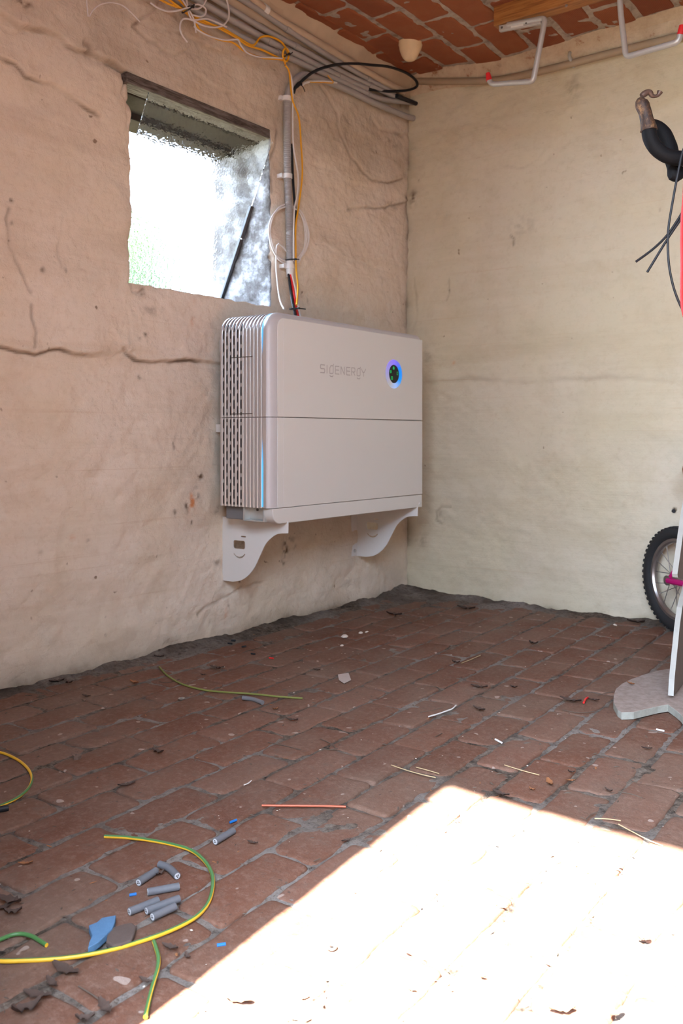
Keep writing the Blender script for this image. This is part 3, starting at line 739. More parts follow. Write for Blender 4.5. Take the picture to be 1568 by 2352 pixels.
# lower module
def side2(o): return [(Y0+o, ZB), (Y0+o, ZB+.06), (Y0+o, ZS-.001), (Y1-min(o, .004), ZS-.001), (Y1-min(o, .004), ZB)]
b = MB(); loft(b, prof, side2); b.build('lower_casing', M['case_rib'], inv, True, 40)
b = MB(); loft(b, bandprof, side2); b.build('front_band', M['band'], inv, True, 50)
b = MB(); b.prism(fr(ZB, ZS-.001, False), 0, .255, .2725); b.build('front_panel', M['case_front'], inv, True, 30, bevel=.0015)
# thin joint lines of the front sheets
b = MB(); b.box((.2724, Y0+.0555, ZB+.002), (.2729, Y0+.0563, ZT-.018)); b.build('panel_crease', M['case'], inv, False)
b = MB(); b.box((.10, Y0+.012, ZS-.0012), (.268, Y1-.004, ZS+.0012)); b.build('module_gap', M['seam'], inv, False)
# inner body that closes the casing
b = MB(); b.prism([(Y0+.006, ZB+.002), (Y0+.006, ZT-.062), (Y0+.03, ZT-.02), (Y0+.062, ZT-.006), (Y1-.006, ZT-.006), (Y1-.006, ZB+.002)], 0, BX+.001, .254); b.build('core', M['seam'], inv, False)
# vent slots in the six rear channels (elongated holes, staggered), over the shoulder too
def ribpath(o):
    p = path(o, ZB+.002, ZT, .058); return [Vector((0, y, z)) for y, z in p]
pp, _ = spline(ribpath(.0036), [0]*len(ribpath(.0036)), 8)
cum = [0]
for i in range(1, len(pp)): cum.append(cum[-1]+(pp[i]-pp[i-1]).length)
def at(s):
    lo = 0
    while lo < len(cum)-2 and cum[lo+1] < s: lo += 1
    t = (s-cum[lo])/max(1e-9, cum[lo+1]-cum[lo]); p = pp[lo].lerp(pp[lo+1], t); d = (pp[lo+1]-pp[lo]).normalized(); return p, Vector((0, -d.z, d.y))
def slots(b, zmin, zmax, s_max, phase, c, Ls=.0305, P=.0385):
    s = phase
    while s < s_max:
        n = 8; w = (c[1]-c[0])/2*.88; xm = (c[0]+c[1])/2; lo = s; hi = min(s+Ls, s_max); s += P
        pz0, _ = at(lo); pz1, _ = at(hi)
        if pz0.z < zmin and pz1.z > zmin+.004: 
            lo += (zmin-pz0.z)
        if pz1.z > zmax and pz0.z < zmax-.004 and zmax < .9: hi -= pz1.z-zmax
        pz0, _ = at(lo); pz1, _ = at(hi)
        if hi-lo < .006 or pz0.z < zmin-.001 or (zmax < .9 and pz1.z > zmax+.001): continue
        L = hi-lo; vs = []
        for k in range(n+1):
            f = k/n; q = lo+L*f; e = min(f, 1-f)*L; ww = w*min(1, math.sqrt(max(0, 1-(max(0, w-e)/w)**2))+.05)
            p, nn = at(q); p = p+nn*.0006
            vs += [(xm-ww, p.y, p.z), (xm+ww, p.y, p.z)]
        b.add(vs, [(2*k, 2*k+1, 2*k+3, 2*k+2) for k in range(n)])
tot = cum[-1]
smax_top = (ZT-.058-ZB)+.058*1.57+.06
bu = MB(); bl = MB()
for i in range(6):
    ph = .0 if i % 2 == 0 else -.019
    slots(bl, ZB+.004, ZS-.004, smax_top, ph, ribs[i]); slots(bu, ZS+.006, 2, smax_top, ph, ribs[i])
bl.build('vent_slots', M['slot'], inv, False, recalc=False); bu.build('vent_slots', M['slot'], inv, False, recalc=False)
# access door lines across the ribs
b = MB()
for z in (.872, .703):
    b = MB()
    for i in range(3, 9): b.box((ribs[i][0]-.006, Y0-.0006, z), (ribs[i][1]+.001, Y0+.009, z+.0022))
    b.build('access_slit', M['seam'], inv, False)
# light strip in the front channel: two tapering runs of blue light
gx = (ribs[-1][0]+ribs[-1][1])/2; w0 = .0028
b = MB(); vs = []; s0 = .875-ZB; s1_ = (ZT-.058-ZB)+.058*1.5
for k in range(41):
    s = s0+(s1_-s0)*k/40; p, nn = at(s); p = p+nn*.0030; w = w0*min(1, (k/40)*2.2)*min(1, (1-k/40)*6+.15)
    vs += [(gx-w, p.y, p.z), (gx+w, p.y, p.z)]
b.add(vs, [(2*k, 2*k+1, 2*k+3, 2*k+2) for k in range(40)])
b.build('light_strip', M['led'], inv, False, recalc=False); b = MB(); vs = []
for k in range(25):
    f = k/24; p, nn = at(.002+f*(.625-ZB)); p = p+nn*.0030; w = w0*min(1, (1-f)*2.4+.02)
    vs += [(gx-w, p.y, p.z), (gx+w, p.y, p.z)]
b.add(vs, [(2*k, 2*k+1, 2*k+3, 2*k+2) for k in range(24)])
b.build('light_strip', M['led'], inv, False, recalc=False)
# base cover with rounded foot, cable box and handle recess on its side
b = MB(); r = .034; yb = Y0+.012; zb = .3795; pts = [(yb, ZB-.0015)]
for k in range(11): a = math.pi/2*k/10; pts.append((yb+r-r*math.cos(a), zb+r-r*math.sin(a)))
pts += [(Y1, zb), (Y1, ZB-.0015)]
b.prism(pts, 0, .232, .2705); b.build('base_cover', M['case_front'], inv, True, 30, bevel=.002)
b = MB(); b.box((BX+.004, Y0+.022, .386), (.150, Y1-.02, ZB-.001)); b.build('base_box', M['darkgrey'], inv, False, bevel=.003)
b = MB(); b.box((.150, Y0+.012, .384), (.158, Y1-.02, ZB-.001)); b.box((.150, Y0+.012, .384), (.236, Y1-.02, .389)); b.box((.230, Y0+.012, .384), (.237, Y1-.02, ZB-.001)); b.box((.156, Y0+.034, .386), (.234, Y0+.05, ZB-.001))
o = b.build('handle_recess', M['galv'], inv, False, bevel=.002)
b = MB(); b.lathe([(.0001, 0), (.004, 0), (.004, .002), (.0001, .002)], (.19, Y0+.034, .418), (0, -1, 0), 12); b.build('screw', M['seam'], o)
b = MB(); b.lathe([(.0001, .001), (.0045, .001), (.006, 0), (.0045, .002)], wb(955, 1167, -.335) if False else (.2706, -.335, .392), (1, 0, 0), 12); b.build('screw', M['case'], inv)
# top sheet edge at the right rear and cable gland
b = MB(); b.lathe([(.0001, .0), (.022, .0), (.022, .006), (.0001, .006)], (.115, wl(676, 712, .11)[1], ZT-.004), (0, 0, 1), 20); b.build('cable_entry', M['black_plastic'], inv)
# rear mounting rail glimpsed between casing and wall
b = MB(); b.box((.004, Y0+.045, .650), (BX+.004, Y1-.02, .675)); b.build('mounting_rail', M['bracket'], inv, False)
b = MB(); b.box((.004, Y0+.06, .90), (BX+.004, Y1-.02, .94)); b.build('mounting_rail', M['bracket'], inv, False)
# round display
dc = hit(904, 859, 0, .2728); disp = bpy.data.objects.new('display', None); link(disp, inv); disp.location = Vector(dc)-Vector(inv.location)
b = MB(); n = 64; vs = []; pr = [(.0318, .0006), (.0330, .0025), (.0385, .0050), (.0440, .0048), (.0485, .0028), (.0500, .0)]
b.lathe(pr, dc, (1, 0, 0), 64); b.build('light_ring', M['ring'], disp, recalc=True)
b = MB(); b.lathe([(.0001, .0012), (.031, .0012), (.0325, .0)], dc, (1, 0, 0), 48); b.build('screen', M['slot'], disp)
def arc(cx_, cy_, r, a0, a1, n=10): return [(cx_+r*math.cos(a0+(a1-a0)*k/n), cy_+r*math.sin(a0+(a1-a0)*k/n)) for k in range(n+1)]
def ribbon(b, pts, w, to3, closed=False):
    for (a, c) in zip(pts[:-1], pts[1:]):
        d = Vector((c[0]-a[0], c[1]-a[1])); 
        if d.length < 1e-9: continue
        d.normalize(); nn = Vector((-d.y, d.x))*w/2; e = d*w*.35
        A = Vector(a)-e; C_ = Vector(c)+e
        b.add([to3(*(A+nn)), to3(*(C_+nn)), to3(*(C_-nn)), to3(*(A-nn))], [(0, 1, 2, 3)])
b = MB()
for (dy, dz, shp) in ((-.003, .021, 0), (-.021, .007, 1), (.020, .003, 2), (-.014, -.015, 3)):
    T = lambda u, v, dy=dy, dz=dz: (dc[0]+.0018, dc[1]+dy+u, dc[2]+dz+v)
    R = .0048
    if shp == 0: ribbon(b, [(-R, -.001), (0, R), (R, -.001)], .0022, T); ribbon(b, [(-.0032, -.001), (-.0032, -.0045), (.0032, -.0045), (.0032, -.001)], .0022, T); ribbon(b, [(0, -.004), (0, .003)], .003, T)
    elif shp == 1: ribbon(b, arc(0, 0, R*.8, 0, 6.28, 14), .0022, T); ribbon(b, [(-.002, -R), (.002, R)], .0022, T)
    elif shp == 2: ribbon(b, [(-.003, -R), (-.003, R), (.003, R), (.003, -R), (-.003, -R)], .0014, T)
    else: ribbon(b, [(-R, R), (R, R)], .0018, T); ribbon(b, [(-R, 0), (R, 0)], .0018, T); ribbon(b, [(-.003, R), (-.0045, -R), (.0045, -R), (.003, R)], .0018, T)
b.build('status_icons', M['icon'], disp, False, recalc=False)
# lettering SIGENERGY in the maker's thin technical face
yL = hit(735, 843, 0, .2729)[1]; yR = hit(840, 860, 0, .2729)[1]; zL = hit(786, 860, 0, .2729)[2]
W = (yR-yL); cw = W/9.0
def G(o):   # lower-case-like g of the word mark: closed box, accent above, open smile below
    return [[(o+.10, .62), (o+.10, 0), (o+.62, 0), (o+.72, .12), (o+.72, .62)], [(o+.10, .62), (o+.30, .92), (o+.72, .92)], [(o+.72, 1.0), (o+.80, 1.12)],
            [(o+.72, .62), (o+.72, .92)], [(o+.12, -.24), (o+.22, -.36), (o+.60, -.36), (o+.70, -.24)]]
def Ee(o): return [[(o+.80, 0), (o+.12, 0), (o+.12, .92), (o+.80, .92)], [(o+.12, .47), (o+.74, .47)]]
strokes = [[(.80, .92), (.12, .92), (.06, .80), (.06, .55), (.14, .47), (.74, .47), (.80, .38), (.80, .10), (.72, 0), (.04, 0)]]
strokes += [[(1.22, 0), (1.22, .92)]] + G(1.62) + Ee(2.62)
strokes += [[(3.78, 0), (3.78, .92), (4.42, 0), (4.42, .92)]] + Ee(4.72)
strokes += [[(5.80, 0), (5.80, .92), (6.36, .92), (6.46, .82), (6.46, .52), (6.36, .42), (5.90, .42)], [(6.12, .42), (6.46, 0)]] + G(6.76)
strokes += [[(7.72, .92), (7.98, .50), (8.30, .50), (8.58, .92)], [(8.14, .50), (8.14, 0)]]
b = MB(); T = lambda u, v: (.27285, yL+u*W/8.62, zL+v*.0265)
for s_ in strokes: ribbon(b, [(p[0], p[1]) for p in s_], .105, T)
b.build('lettering', M['letter'], inv, False, recalc=False)

# support brackets: S-curved sheet plates with a hand hole and a smile slot, made as filled outlines
def rrect(x0, y0, x1, y1, r, n=5):
    out = []
    for cx_, cy_, a in ((x1-r, y1-r, 0), (x0+r, y1-r, 90), (x0+r, y0+r, 180), (x1-r, y0+r, 270)):
        out += [(cx_+r*math.cos(math.radians(a+90*k/n)), cy_+r*math.sin(math.radians(a+90*k/n))) for k in range(n+1)]
    return out
def plate(name, Yp, zoff, parent, side=1):
    cu = bpy.data.curves.new(name, 'CURVE'); cu.dimensions = '2D'; cu.fill_mode = 'BOTH'; cu.extrude = .0012
    xz = lambda px, py: (hit(px, py, 1, -1.064)[0], hit(px, py, 1, -1.064)[2])
    ctrl = [xz(662, 1225), xz(640, 1226), xz(625, 1234), xz(610, 1250), xz(598, 1275), xz(585, 1303), xz(570, 1322), xz(553, 1333), xz(535, 1336)]
    sp_, _ = spline([Vector((p[0], p[1], 0)) for p in ctrl], [0]*len(ctrl), 5)
    outer = [(.0, .384), (xz(662, 1190)[0], .384)]+[(p.x, p.y) for p in sp_]+[(0., .183)]
    h = [xz(536, 1240), xz(563, 1262)]
    hole = rrect(min(h[0][0], h[1][0]), min(h[0][1], h[1][1]), max(h[0][0], h[1][0]), max(h[0][1], h[1][1]), .007)
    a = xz(537, 1271); c = xz(550, 1281); d = xz(563, 1273)
    sm = [a, ((a[0]+c[0])/2-.001, (a[1]+c[1])/2-.003), c, ((d[0]+c[0])/2+.001, (d[1]+c[1])/2-.003), d]
    smile = [(p[0], p[1]+.0026) for p in sm]+[(p[0], p[1]-.0026) for p in sm[::-1]]
    q = xz(554, 1230.5), xz(565, 1234.5); sl_ = rrect(q[0][0], q[1][1], q[1][0], q[0][1], .001, 2)
    for ring in (outer, hole, smile, sl_):
        s = cu.splines.new('POLY'); s.points.add(len(ring)-1); s.use_cyclic_u = True
        for p, co in zip(s.points, ring): p.co = (co[0], co[1], 0, 1)
    to = bpy.data.objects.new('tmp', cu); link(to); dg = bpy.context.evaluated_depsgraph_get(); dg.update()
    me = bpy.data.meshes.new_from_object(to.evaluated_get(dg)); bpy.data.objects.remove(to)
    me.transform(Matrix(((1, 0, 0, 0), (0, 0, -1, Yp), (0, 1, 0, zoff), (0, 0, 0, 1))))
    bm = bmesh.new(); bm.from_mesh(me)
    # back flange against the wall and top flange under the unit
    def bx(lo, hi):
        r_ = bmesh.ops.create_cube(bm, size=1); 
        for v in r_['verts']: v.co = Vector([lo[i]+(v.co[i]+.5)*(hi[i]-lo[i]) for i in range(3)])
    bx((.0, min(Yp, Yp+.036*side), .185+zoff), (.0024, max(Yp, Yp+.036*side), .384+zoff)); bx((0, min(Yp, Yp+.03*side), .3816+zoff), (.20, max(Yp, Yp+.03*side), .384+zoff))
    bm.to_mesh(me); bm.free()
    me.materials.clear(); me.materials.append(M['bracket']); me.transform(world_mat(parent).inverted())
    o = bpy.data.objects.new('bracket', me); link(o, parent)
    b = MB(); b.lathe([(.0001, .006), (.005, .006), (.007, .002), (.007, 0)], (.0025, Yp+.018*side, .205+zoff), (1, 0, 0), 6); b.build('anchor_bolt', M['galv'], o)
    return o
plate('bracket', -1.064, 0, inv)
pl2 = plate('bracket', -.387+.036, 0.0, inv, -1)
for v in pl2.data.vertices: pass

# ------------------------------------------------------------------ pipes, conduits and cables on the walls
def cable(name, pts, r, mat, label, cat, n=8, sm=6, group=None, **kw):
    b = MB(); b.tube(pts, r, n, smooth=sm, **kw); o = b.build(name, mat); return tag(o, label, cat, group)
PX = .030
rows = [
 ('pipe', [(545,-8),(592,22),(619,41),(660,68),(729,113),(788,149),(845,182),(905,214)], .0098, 'grey plastic pipe, uppermost of the four running along the wall under the ceiling'),
 ('pipe', [(478,-12),(548,32),(619,75),(680,107),(729,134),(790,168),(850,196),(905,222)], .0098, 'grey plastic pipe directly below the uppermost one under the ceiling'),
 ('pipe', [(430,-14),(500,28),(560,62),(619,95),(680,125),(729,150),(780,176),(842,204)], .0108, 'grey plastic pipe above the lowest, with the black cable leaving its end'),
 ('pipe', [(400,-6),(480,42),(560,88),(619,114),(680,140),(729,163),(800,194),(870,226),(960,243)], .0100, 'grey plastic pipe, lowest of the four, ending black in the corner'),
]
for nm, pp_, r, lab in rows:
    pts = [wl(p[0], p[1], PX) for p in pp_]
    pts = [(p[0], min(p[1], -.008), p[2]) for p in pts]
    tp = thing('pipe', pts[0], lab, 'pipe', 'grey pipes along the top of the left wall')
    b = MB(); b.tube(pts, r, 14, smooth=3); b.build('tube', M['pvc'], tp)
    for f in (.45, .86) if r < .012 else (.45,):
        P, _ = spline([Vector(p) for p in pts], [0]*len(pts), 3); i = int(f*(len(P)-1)); d = (P[i+1]-P[i-1]).normalized() if i < len(P)-1 else (P[i]-P[i-1]).normalized()
        b = MB(); b.tube([P[i]-d*.011, P[i]+d*.011], r+.0022, 14); b.build('clip', M['pvc'], tp)
# big cream pipe above them
pts = [wl(p[0], p[1], .03) for p in [(560,-30),(590,8),(650,52),(729,98),(800,142),(860,176),(925,212)]]
tp = thing('pipe', pts[0], 'brownish cream painted pipe between the grey pipes and the brick ceiling', 'pipe')
b = MB(); b.tube(pts, .015, 14, smooth=3); b.build('tube', M['pvc_dirty'], tp)
c0, c1 = Vector(wl(590, 24, .04)), Vector(wl(601, 14, .04)); 
P, _ = spline([Vector(p) for p in pts], [0]*len(pts), 6); i = 8; d = (P[i+1]-P[i-1]).normalized()
b = MB(); b.tube([P[i]-d*.010, P[i]+d*.010], .018, 14); b.build('clip', M['clip'], tp)
# elbow conduit that leaves the corrugated riser and runs to the corner
pts = [wl(p[0], p[1], .03) for p in [(661,222),(664,205),(672,190),(684,178),(700,172),(730,180),(771,195),(811,213),(851,233),(891,250),(931,267),(972,284)]]
tp = thing('conduit', pts[0], 'grey smooth conduit bending out of the corrugated riser and dropping to the wall corner', 'conduit')
pts[-1] = (pts[-1][0], -.004, pts[-1][2])
b = MB(); b.tube(pts, .0118, 14, smooth=4); b.build('tube', M['pvc'], tp)
b = MB(); 
# corrugated riser
cr = [(659,224),(659,300),(660,400),(663,480),(665,560),(666,606)]
P, _ = spline([Vector(wl(p[0], p[1], .026)) for p in cr], [0]*6, 60); L = 0; rr = []
for i, p in enumerate(P):
    if i: L += (p-P[i-1]).length
    rr.append(.0128+.0011*math.sin(L/.0042*2*math.pi/1.0))
riser = thing('corrugated_conduit', wl(659, 224, .026), 'pale grey corrugated conduit rising on the wall right of the window', 'conduit')
b.tube(P, rr, 14); b.build('tube', M['pvc'], riser)
b = MB(); b.tube([wl(665, 600, .026), wl(665.5, 618, .026), wl(666, 636, .026)], [.0145, .0135, .0125], 14); b.build('end_connector', M['clip'], riser)
for (px, py) in ((658, 227), (660, 405), (665, 612)):
    c = Vector(wl(px, py, .026)); b = MB(); b.tube([c-Vector((0, 0, .008)), c+Vector((0, 0, .008))], .0165, 14)
    b.box((c.x-.026, c.y-.025, c.z-.007), (c.x-.004, c.y-.010, c.z+.007)); b.build('clip', M['clip'], riser, True, 40, bevel=.001)
# black ties
def tie(px, py, x, r, tilt=0, tail=(.02, -.012), label='', w=.0022):
    c = Vector(wl(px, py, x)); b = MB(); pts = [(c.x+r*math.cos(a), c.y+r*math.sin(a), c.z+tilt*math.sin(a)*r) for a in [2*math.pi*k/16 for k in range(16)]]
    b.tube(pts, w, 6, closed=True); b.tube([(c.x+r, c.y, c.z), (c.x+r+.004, c.y+tail[0]*.6, c.z+tail[1]*.4), (c.x+r+.006, c.y+tail[0], c.z+tail[1])], w*.8, 6)
    b.box((c.x+r-.002, c.y-.004, c.z-.003), (c.x+r+.004, c.y+.004, c.z+.003))
    o = b.build('cable_tie', M['black_plastic']); return tag(o, label, 'cable tie', 'black cable ties on the left wall')
tie(668, 597, .028, .019, .1, (.014, .001), 'black cable tie around the bottom of the corrugated conduit')
tie(676, 709, .12, .016, .1, (.030, .0), 'black cable tie round the cables entering the inverter top')
tie(683, 196, .045, .014, 1.2, (.016, -.022), 'black cable tie at the elbow where the black cable starts')
tie(432, 20, .06, .018, 1.0, (-.024, -.010), 'black cable tie bundling yellow and white cables at the ceiling')
tie(659, 126, .06, .010, .8, (.010, .008), 'black cable tie on the small yellow knot under the pipes')

# cables from riser into the inverter
YE = wl(676, 712, .11)
for dx, mat, rad, off, lab in ((0, 'black_cable', .0048, 0, 'thick black power cable dropping into the inverter top'), (6, 'red_cable', .0042, .004, 'red power cable beside the black one dropping into the inverter'), (11, 'white_cable', .0034, .008, 'white cable right of the red one dropping into the inverter')):
    A = wl(663+dx*.6, 630, .028+off); Bm = wl(667+dx, 665, .05+off); Cc = wl(671+dx, 690, .09+off)
    cable('power_cable', [A, Bm, Cc, (YE[0]+off, Cc[1]+.002, ZT-.004)], rad, M[mat], lab, 'cable')
# long yellow cable and its white twin hanging from the knot
yc = [(655,150),(664,165),(668,205),(673,235),(686,270),(691,330),(694,400),(686,470),(679,520),(679,570),(680,620),(684,660),(681,700)]
xs_ = [.045,.045,.046,.046,.045,.040,.040,.040,.044,.046,.050,.07,.115]
cable('yellow_cable', [wl(p[0], p[1], x) for p, x in zip(yc, xs_)], .0030, M['yellow_cable'], 'long yellow cable hanging beside the corrugated conduit down to the inverter', 'cable')
wc = [(657,150),(668,175),(672,215),(672,280),(674,340),(684,400),(683,445),(676,480),(674,540),(674,600)]
cable('white_cable', [wl(p[0], p[1], .043) for p in wc], .0028, M['white_cable'], 'white cable hanging between the corrugated conduit and the yellow cable', 'cable')
cable('black_cable', [wl(669, 330, .024), wl(672, 400, .016), wl(675, 450, .016), wl(679, 500, .018), wl(672, 545, .014)], .0045, M['black_cable'], 'short stretch of black cable showing behind the corrugated conduit', 'cable')
# white coil
pts = []
for k in range(3*20+6):
    a = 2*math.pi*k/20-.4; w = 1+.05*math.sin(k*.37+1)+.03*math.sin(k*1.1)
    q = wl(662+43*w*math.cos(a)+2*math.sin(k*.3), 540+66*w*math.sin(a), .012+.004*(k % 20)/20+.0025*(k//20)); pts.append(q)
pts += [wl(640, 560, .02), wl(634, 600, .02), wl(637, 650, .03), wl(643, 690, .07), wl(652, 710, .12)]
cable('white_cable_coil', pts, .0028, M['white_cable'], 'coil of white cable hanging on the wall behind the corrugated conduit', 'cable', sm=4)
# yellow bundle from the ceiling to the knot
def ser(lst, x): return [wl(p[0], p[1], x) for p in lst]
cable('yellow_cable', ser([(330,-22),(385,8),(415,20),(440,40),(466,52),(505,62),(545,85),(580,84+20),(598,86),(620,84),(645,96),(657,112),(661,124)], .05), .0033, M['yellow_cable'], 'upper yellow cable curving over the grey pipes into the knot', 'cable')
cable('yellow_cable', ser([(365,-20),(405,12),(432,28),(455,42),(490,58),(520,74),(545,88),(568,104),(600,114),(630,128),(650,136),(655,126)], .055), .0033, M['yellow_cable'], 'middle yellow cable running straight along the grey pipes to the knot', 'cable')
cable('yellow_cable', ser([(400,-10),(425,14),(440,36),(452,58),(465,74),(500,90),(535,98),(556,114),(580,126),(610,134),(640,136),(652,140),(655,148)], .05), .0033, M['yellow_cable'], 'lowest yellow cable sagging furthest below the pipes to the knot', 'cable')
pts = []
for k in range(32):
    a = 2*math.pi*k/14; pts.append(wl(656+7*math.cos(a), 126+15*math.sin(a), .055+.0015*(k % 5)))
cable('yellow_cable_knot', pts, .0034, M['yellow_cable'], 'small knotted loop of yellow cable under the pipes', 'cable', sm=3)
wsets = [
 ([(445,60),(462,74),(490,86),(520,92),(545,91),(553,104),(566,120),(590,130),(620,132),(648,134)], 'white cable drooping beside the lowest yellow cable'),
 ([(518,-10),(524,15),(525,40),(512,58),(490,63),(465,58),(440,46),(420,44),(413,62),(418,80),(430,97)], 'white cable forming the largest loose loop below the pipes'),
 ([(415,-8),(425,10),(438,30),(446,50),(450,75)], 'short white cable end pointing straight down from the bundle'),
 ([(345,6),(362,18),(385,26),(408,24),(430,18),(452,10),(470,18),(472,30),(462,38),(440,34)], 'white cable curling round the black tie at the ceiling'),
 ([(478,-12),(468,10),(455,20),(438,20)], 'short white cable arching above the black tie'),
 ([(428,-14),(430,12),(436,38),(446,46),(478,44),(520,62)], 'white cable lying along the middle yellow cable'),
]
for l, lab in wsets: cable('white_cable', ser(l, .062), .0026, M['white_thin'], lab, 'cable')
cable('thin_wire', ser([(205,38),(215,22),(232,10),(255,6),(280,12),(300,28),(321,50)], .05), .0018, M['white_thin'], 'thin white wire arching over the bare plaster above the window', 'wire')
cable('thin_wire', ser([(197,-15),(199,5),(202,38)], .05), .0018, M['white_thin'], 'thin white wire hanging straight down at the top edge', 'wire')
# black cable hoop and white stub at the elbow
hp = [(674,214),(678,202),(688,191),(702,178),(720,165),(745,155),(775,148),(815,146),(850,149),(890,153),(925,164),(948,178),(958,192),(952,202),(930,208),(890,210),(865,207),(842,204)]
hx = [.035,.04,.05,.06,.07,.08,.09,.10,.11,.11,.10,.09,.08,.065,.055,.04,.03,PX]
cable('black_cable', [wl(p[0], p[1], x) for p, x in zip(hp, hx)], .0052, M['black_cable'], 'black cable arcing in a wide hoop in front of the grey pipes', 'cable', n=10)
cable('black_cable', ser([(910,220),(930,228),(950,236),(967,242)], .045), .0085, M['black_cable'], 'short thick black cable end in the upper wall corner', 'cable', n=10)
cable('white_cable', ser([(694,196),(702,190),(720,187),(745,187),(773,190)], .05), .0036, M['white_cable'], 'short white cable stub lying right of the elbow', 'cable')
cable('yellow_wire', ser([(712,189),(740,189.5),(765,190),(756,178),(752,173)], .054), .0016, M['yellow_cable'], 'short yellow wire beside the white stub', 'wire')
# cream conduit along the top of the back wall
pts = [wb(p[0], p[1], -.026) for p in [(957,186),(985,187),(1050,187),(1110,186),(1160,181),(1230,166),(1300,149),(1400,123),(1500,98),(1568,81)]]
pts += [(pts[-1][0]+d, -.026, pts[-1][2]-.003*d) for d in (.5, 1.2, 2.2, 2.9)]
tp = thing('conduit', pts[0], 'cream painted conduit running along the top of the pale end wall', 'conduit')
b = MB(); b.tube(pts, .0135, 12, smooth=5); b.build('tube', simple('brownish_conduit_paint', (.36, .275, .19), .75, 0, .15, .1, 14), tp)
b = MB(); c = Vector(wb(1312, 133, -.026)); b.tube([c+Vector((-.006, 0, .02)), c+Vector((-.002, -.014, .0)), c+Vector((.004, -.004, -.02)), c+Vector((.005, .012, -.03))], .006, 8, smooth=4); b.build('clip', M['galv'], tp)

# plaster lump
c = Vector(fl(942, 118, 2.06)); b = MB(); n = 28; vs = []; R = 12
for i in range(R+1):
    f = i/R; h = -.066*math.sin(f*math.pi/2)**1.3+.03; r = .046*math.cos(f*math.pi/2)**.6*(1-.38*f)+.0005
    for k in range(n):
        a = 2*math.pi*k/n; q = Vector((c.x+r*math.cos(a), c.y+r*1.05*math.sin(a), c.z+h)); q += Vector((1, 1, 1))*mn.noise(q*30)*.004; vs.append(q)
b.add(vs, [(i*n+k, i*n+(k+1) % n, (i+1)*n+(k+1) % n, (i+1)*n+k) for i in range(R) for k in range(n)]+[tuple(R*n+k for k in range(n))])
tag(b.build('plaster_lump', simple('cream_plaster_lump', (.72, .56, .36), .85, 0, .1, .3, 30)), 'rounded cream plaster lump stuck on the brick ceiling near the corner', 'plaster lump')

# ------------------------------------------------------------------ plank and hooks on the ceiling
pk0 = hit(1133, 60, 2, 2.012)
b = MB(); b.box((pk0[0], pk0[1], 2.012), (3.2, pk0[1]+.055, 2.092))
o = b.build('ceiling_plank', M['plank'], None, False, bevel=.002); tag(o, 'orange-brown wooden batten fixed to the brick ceiling above the first hook', 'batten')
b = MB(); sc_p = Vector(hit(1300, 13, 1, pk0[1]-.001)); b.lathe([(.0001, .002), (.004, .0015), (.005, 0)], sc_p, (0, -1, 0), 10); b.build('screw', M['steel'], o)
yh = pk0[1]-.012
def hk(px, py): return tuple(hit(px, py, 1, yh))
def hook(pts_px, label, tip_px, plate=None):
    pts = [Vector(hk(*p)) for p in pts_px]
    t = thing('ceiling_hook', pts[0], label, 'hook', 'grey ladder hooks on the ceiling')
    rad = .0088; path_ = []
    for i, p in enumerate(pts):        # rounded bends
        if 0 < i < len(pts)-1:
            a = (pts[i-1]-p).normalized(); c_ = (pts[i+1]-p).normalized(); q = .014
            for f in (0, .25, .5, .75, 1): path_.append((p+a*q).lerp(p, f).lerp(p.lerp(p+c_*q, f), f))
        else: path_.append(p)
    b = MB(); b.tube(path_, rad, 12); b.build('hook_rod', M['hook'], t)
    tp_ = [Vector(hk(*p)) for p in tip_px]; b = MB(); b.tube(tp_, [.0098]*(len(tp_)-1)+[.007], 12); b.build('rubber_tip', M['hook_red'], t)
    if plate:
        A, B = Vector(hk(*plate[0])), Vector(hk(*plate[1])); d = (B-A).normalized(); up = Vector((0, 0, 1)); nn = Vector((0, 1, 0))
        vs = [A+up*s*.010+nn*q for s in (-1, 1) for q in (-.004, .010)]+[B+up*s*.010+nn*q for s in (-1, 1) for q in (-.004, .010)]
        b = MB(); b.add(vs, [(0, 1, 3, 2), (4, 6, 7, 5), (0, 4, 5, 1), (2, 3, 7, 6), (0, 2, 6, 4), (1, 5, 7, 3)]); pl = b.build('mounting_plate', M['hook'], t, bevel=.002)
        s0 = A+d*.045-nn*.0046; s1_ = s0+d*.045; b = MB()
        b.add([s0-up*.007, s1_-up*.007, s1_+up*.007, s0+up*.007], [(0, 1, 2, 3)]); st = b.build('sticker', M['sticker'], pl, False)
        for q in (.012, .10):
          b = MB(); b.lathe([(.0001, .002), (.003, .001), (.004, 0)], A+d*q-nn*.005, (0, -1, 0), 8); b.build('screw', M['seam'], pl)
    return t
hook([(1165,58),(1252,41),(1224,187),(1128,194),(1122,182)], 'grey steel hook under the wooden batten, opening to the left', [(1123,186),(1122,178),(1120,168)], ((1146,66),(1242,48)))
hook([(1420,-60),(1425,30),(1437,131),(1558,96),(1562,76)], 'grey steel hook right of the batten, opening to the right', [(1562,80),(1564,70),(1565,58)])

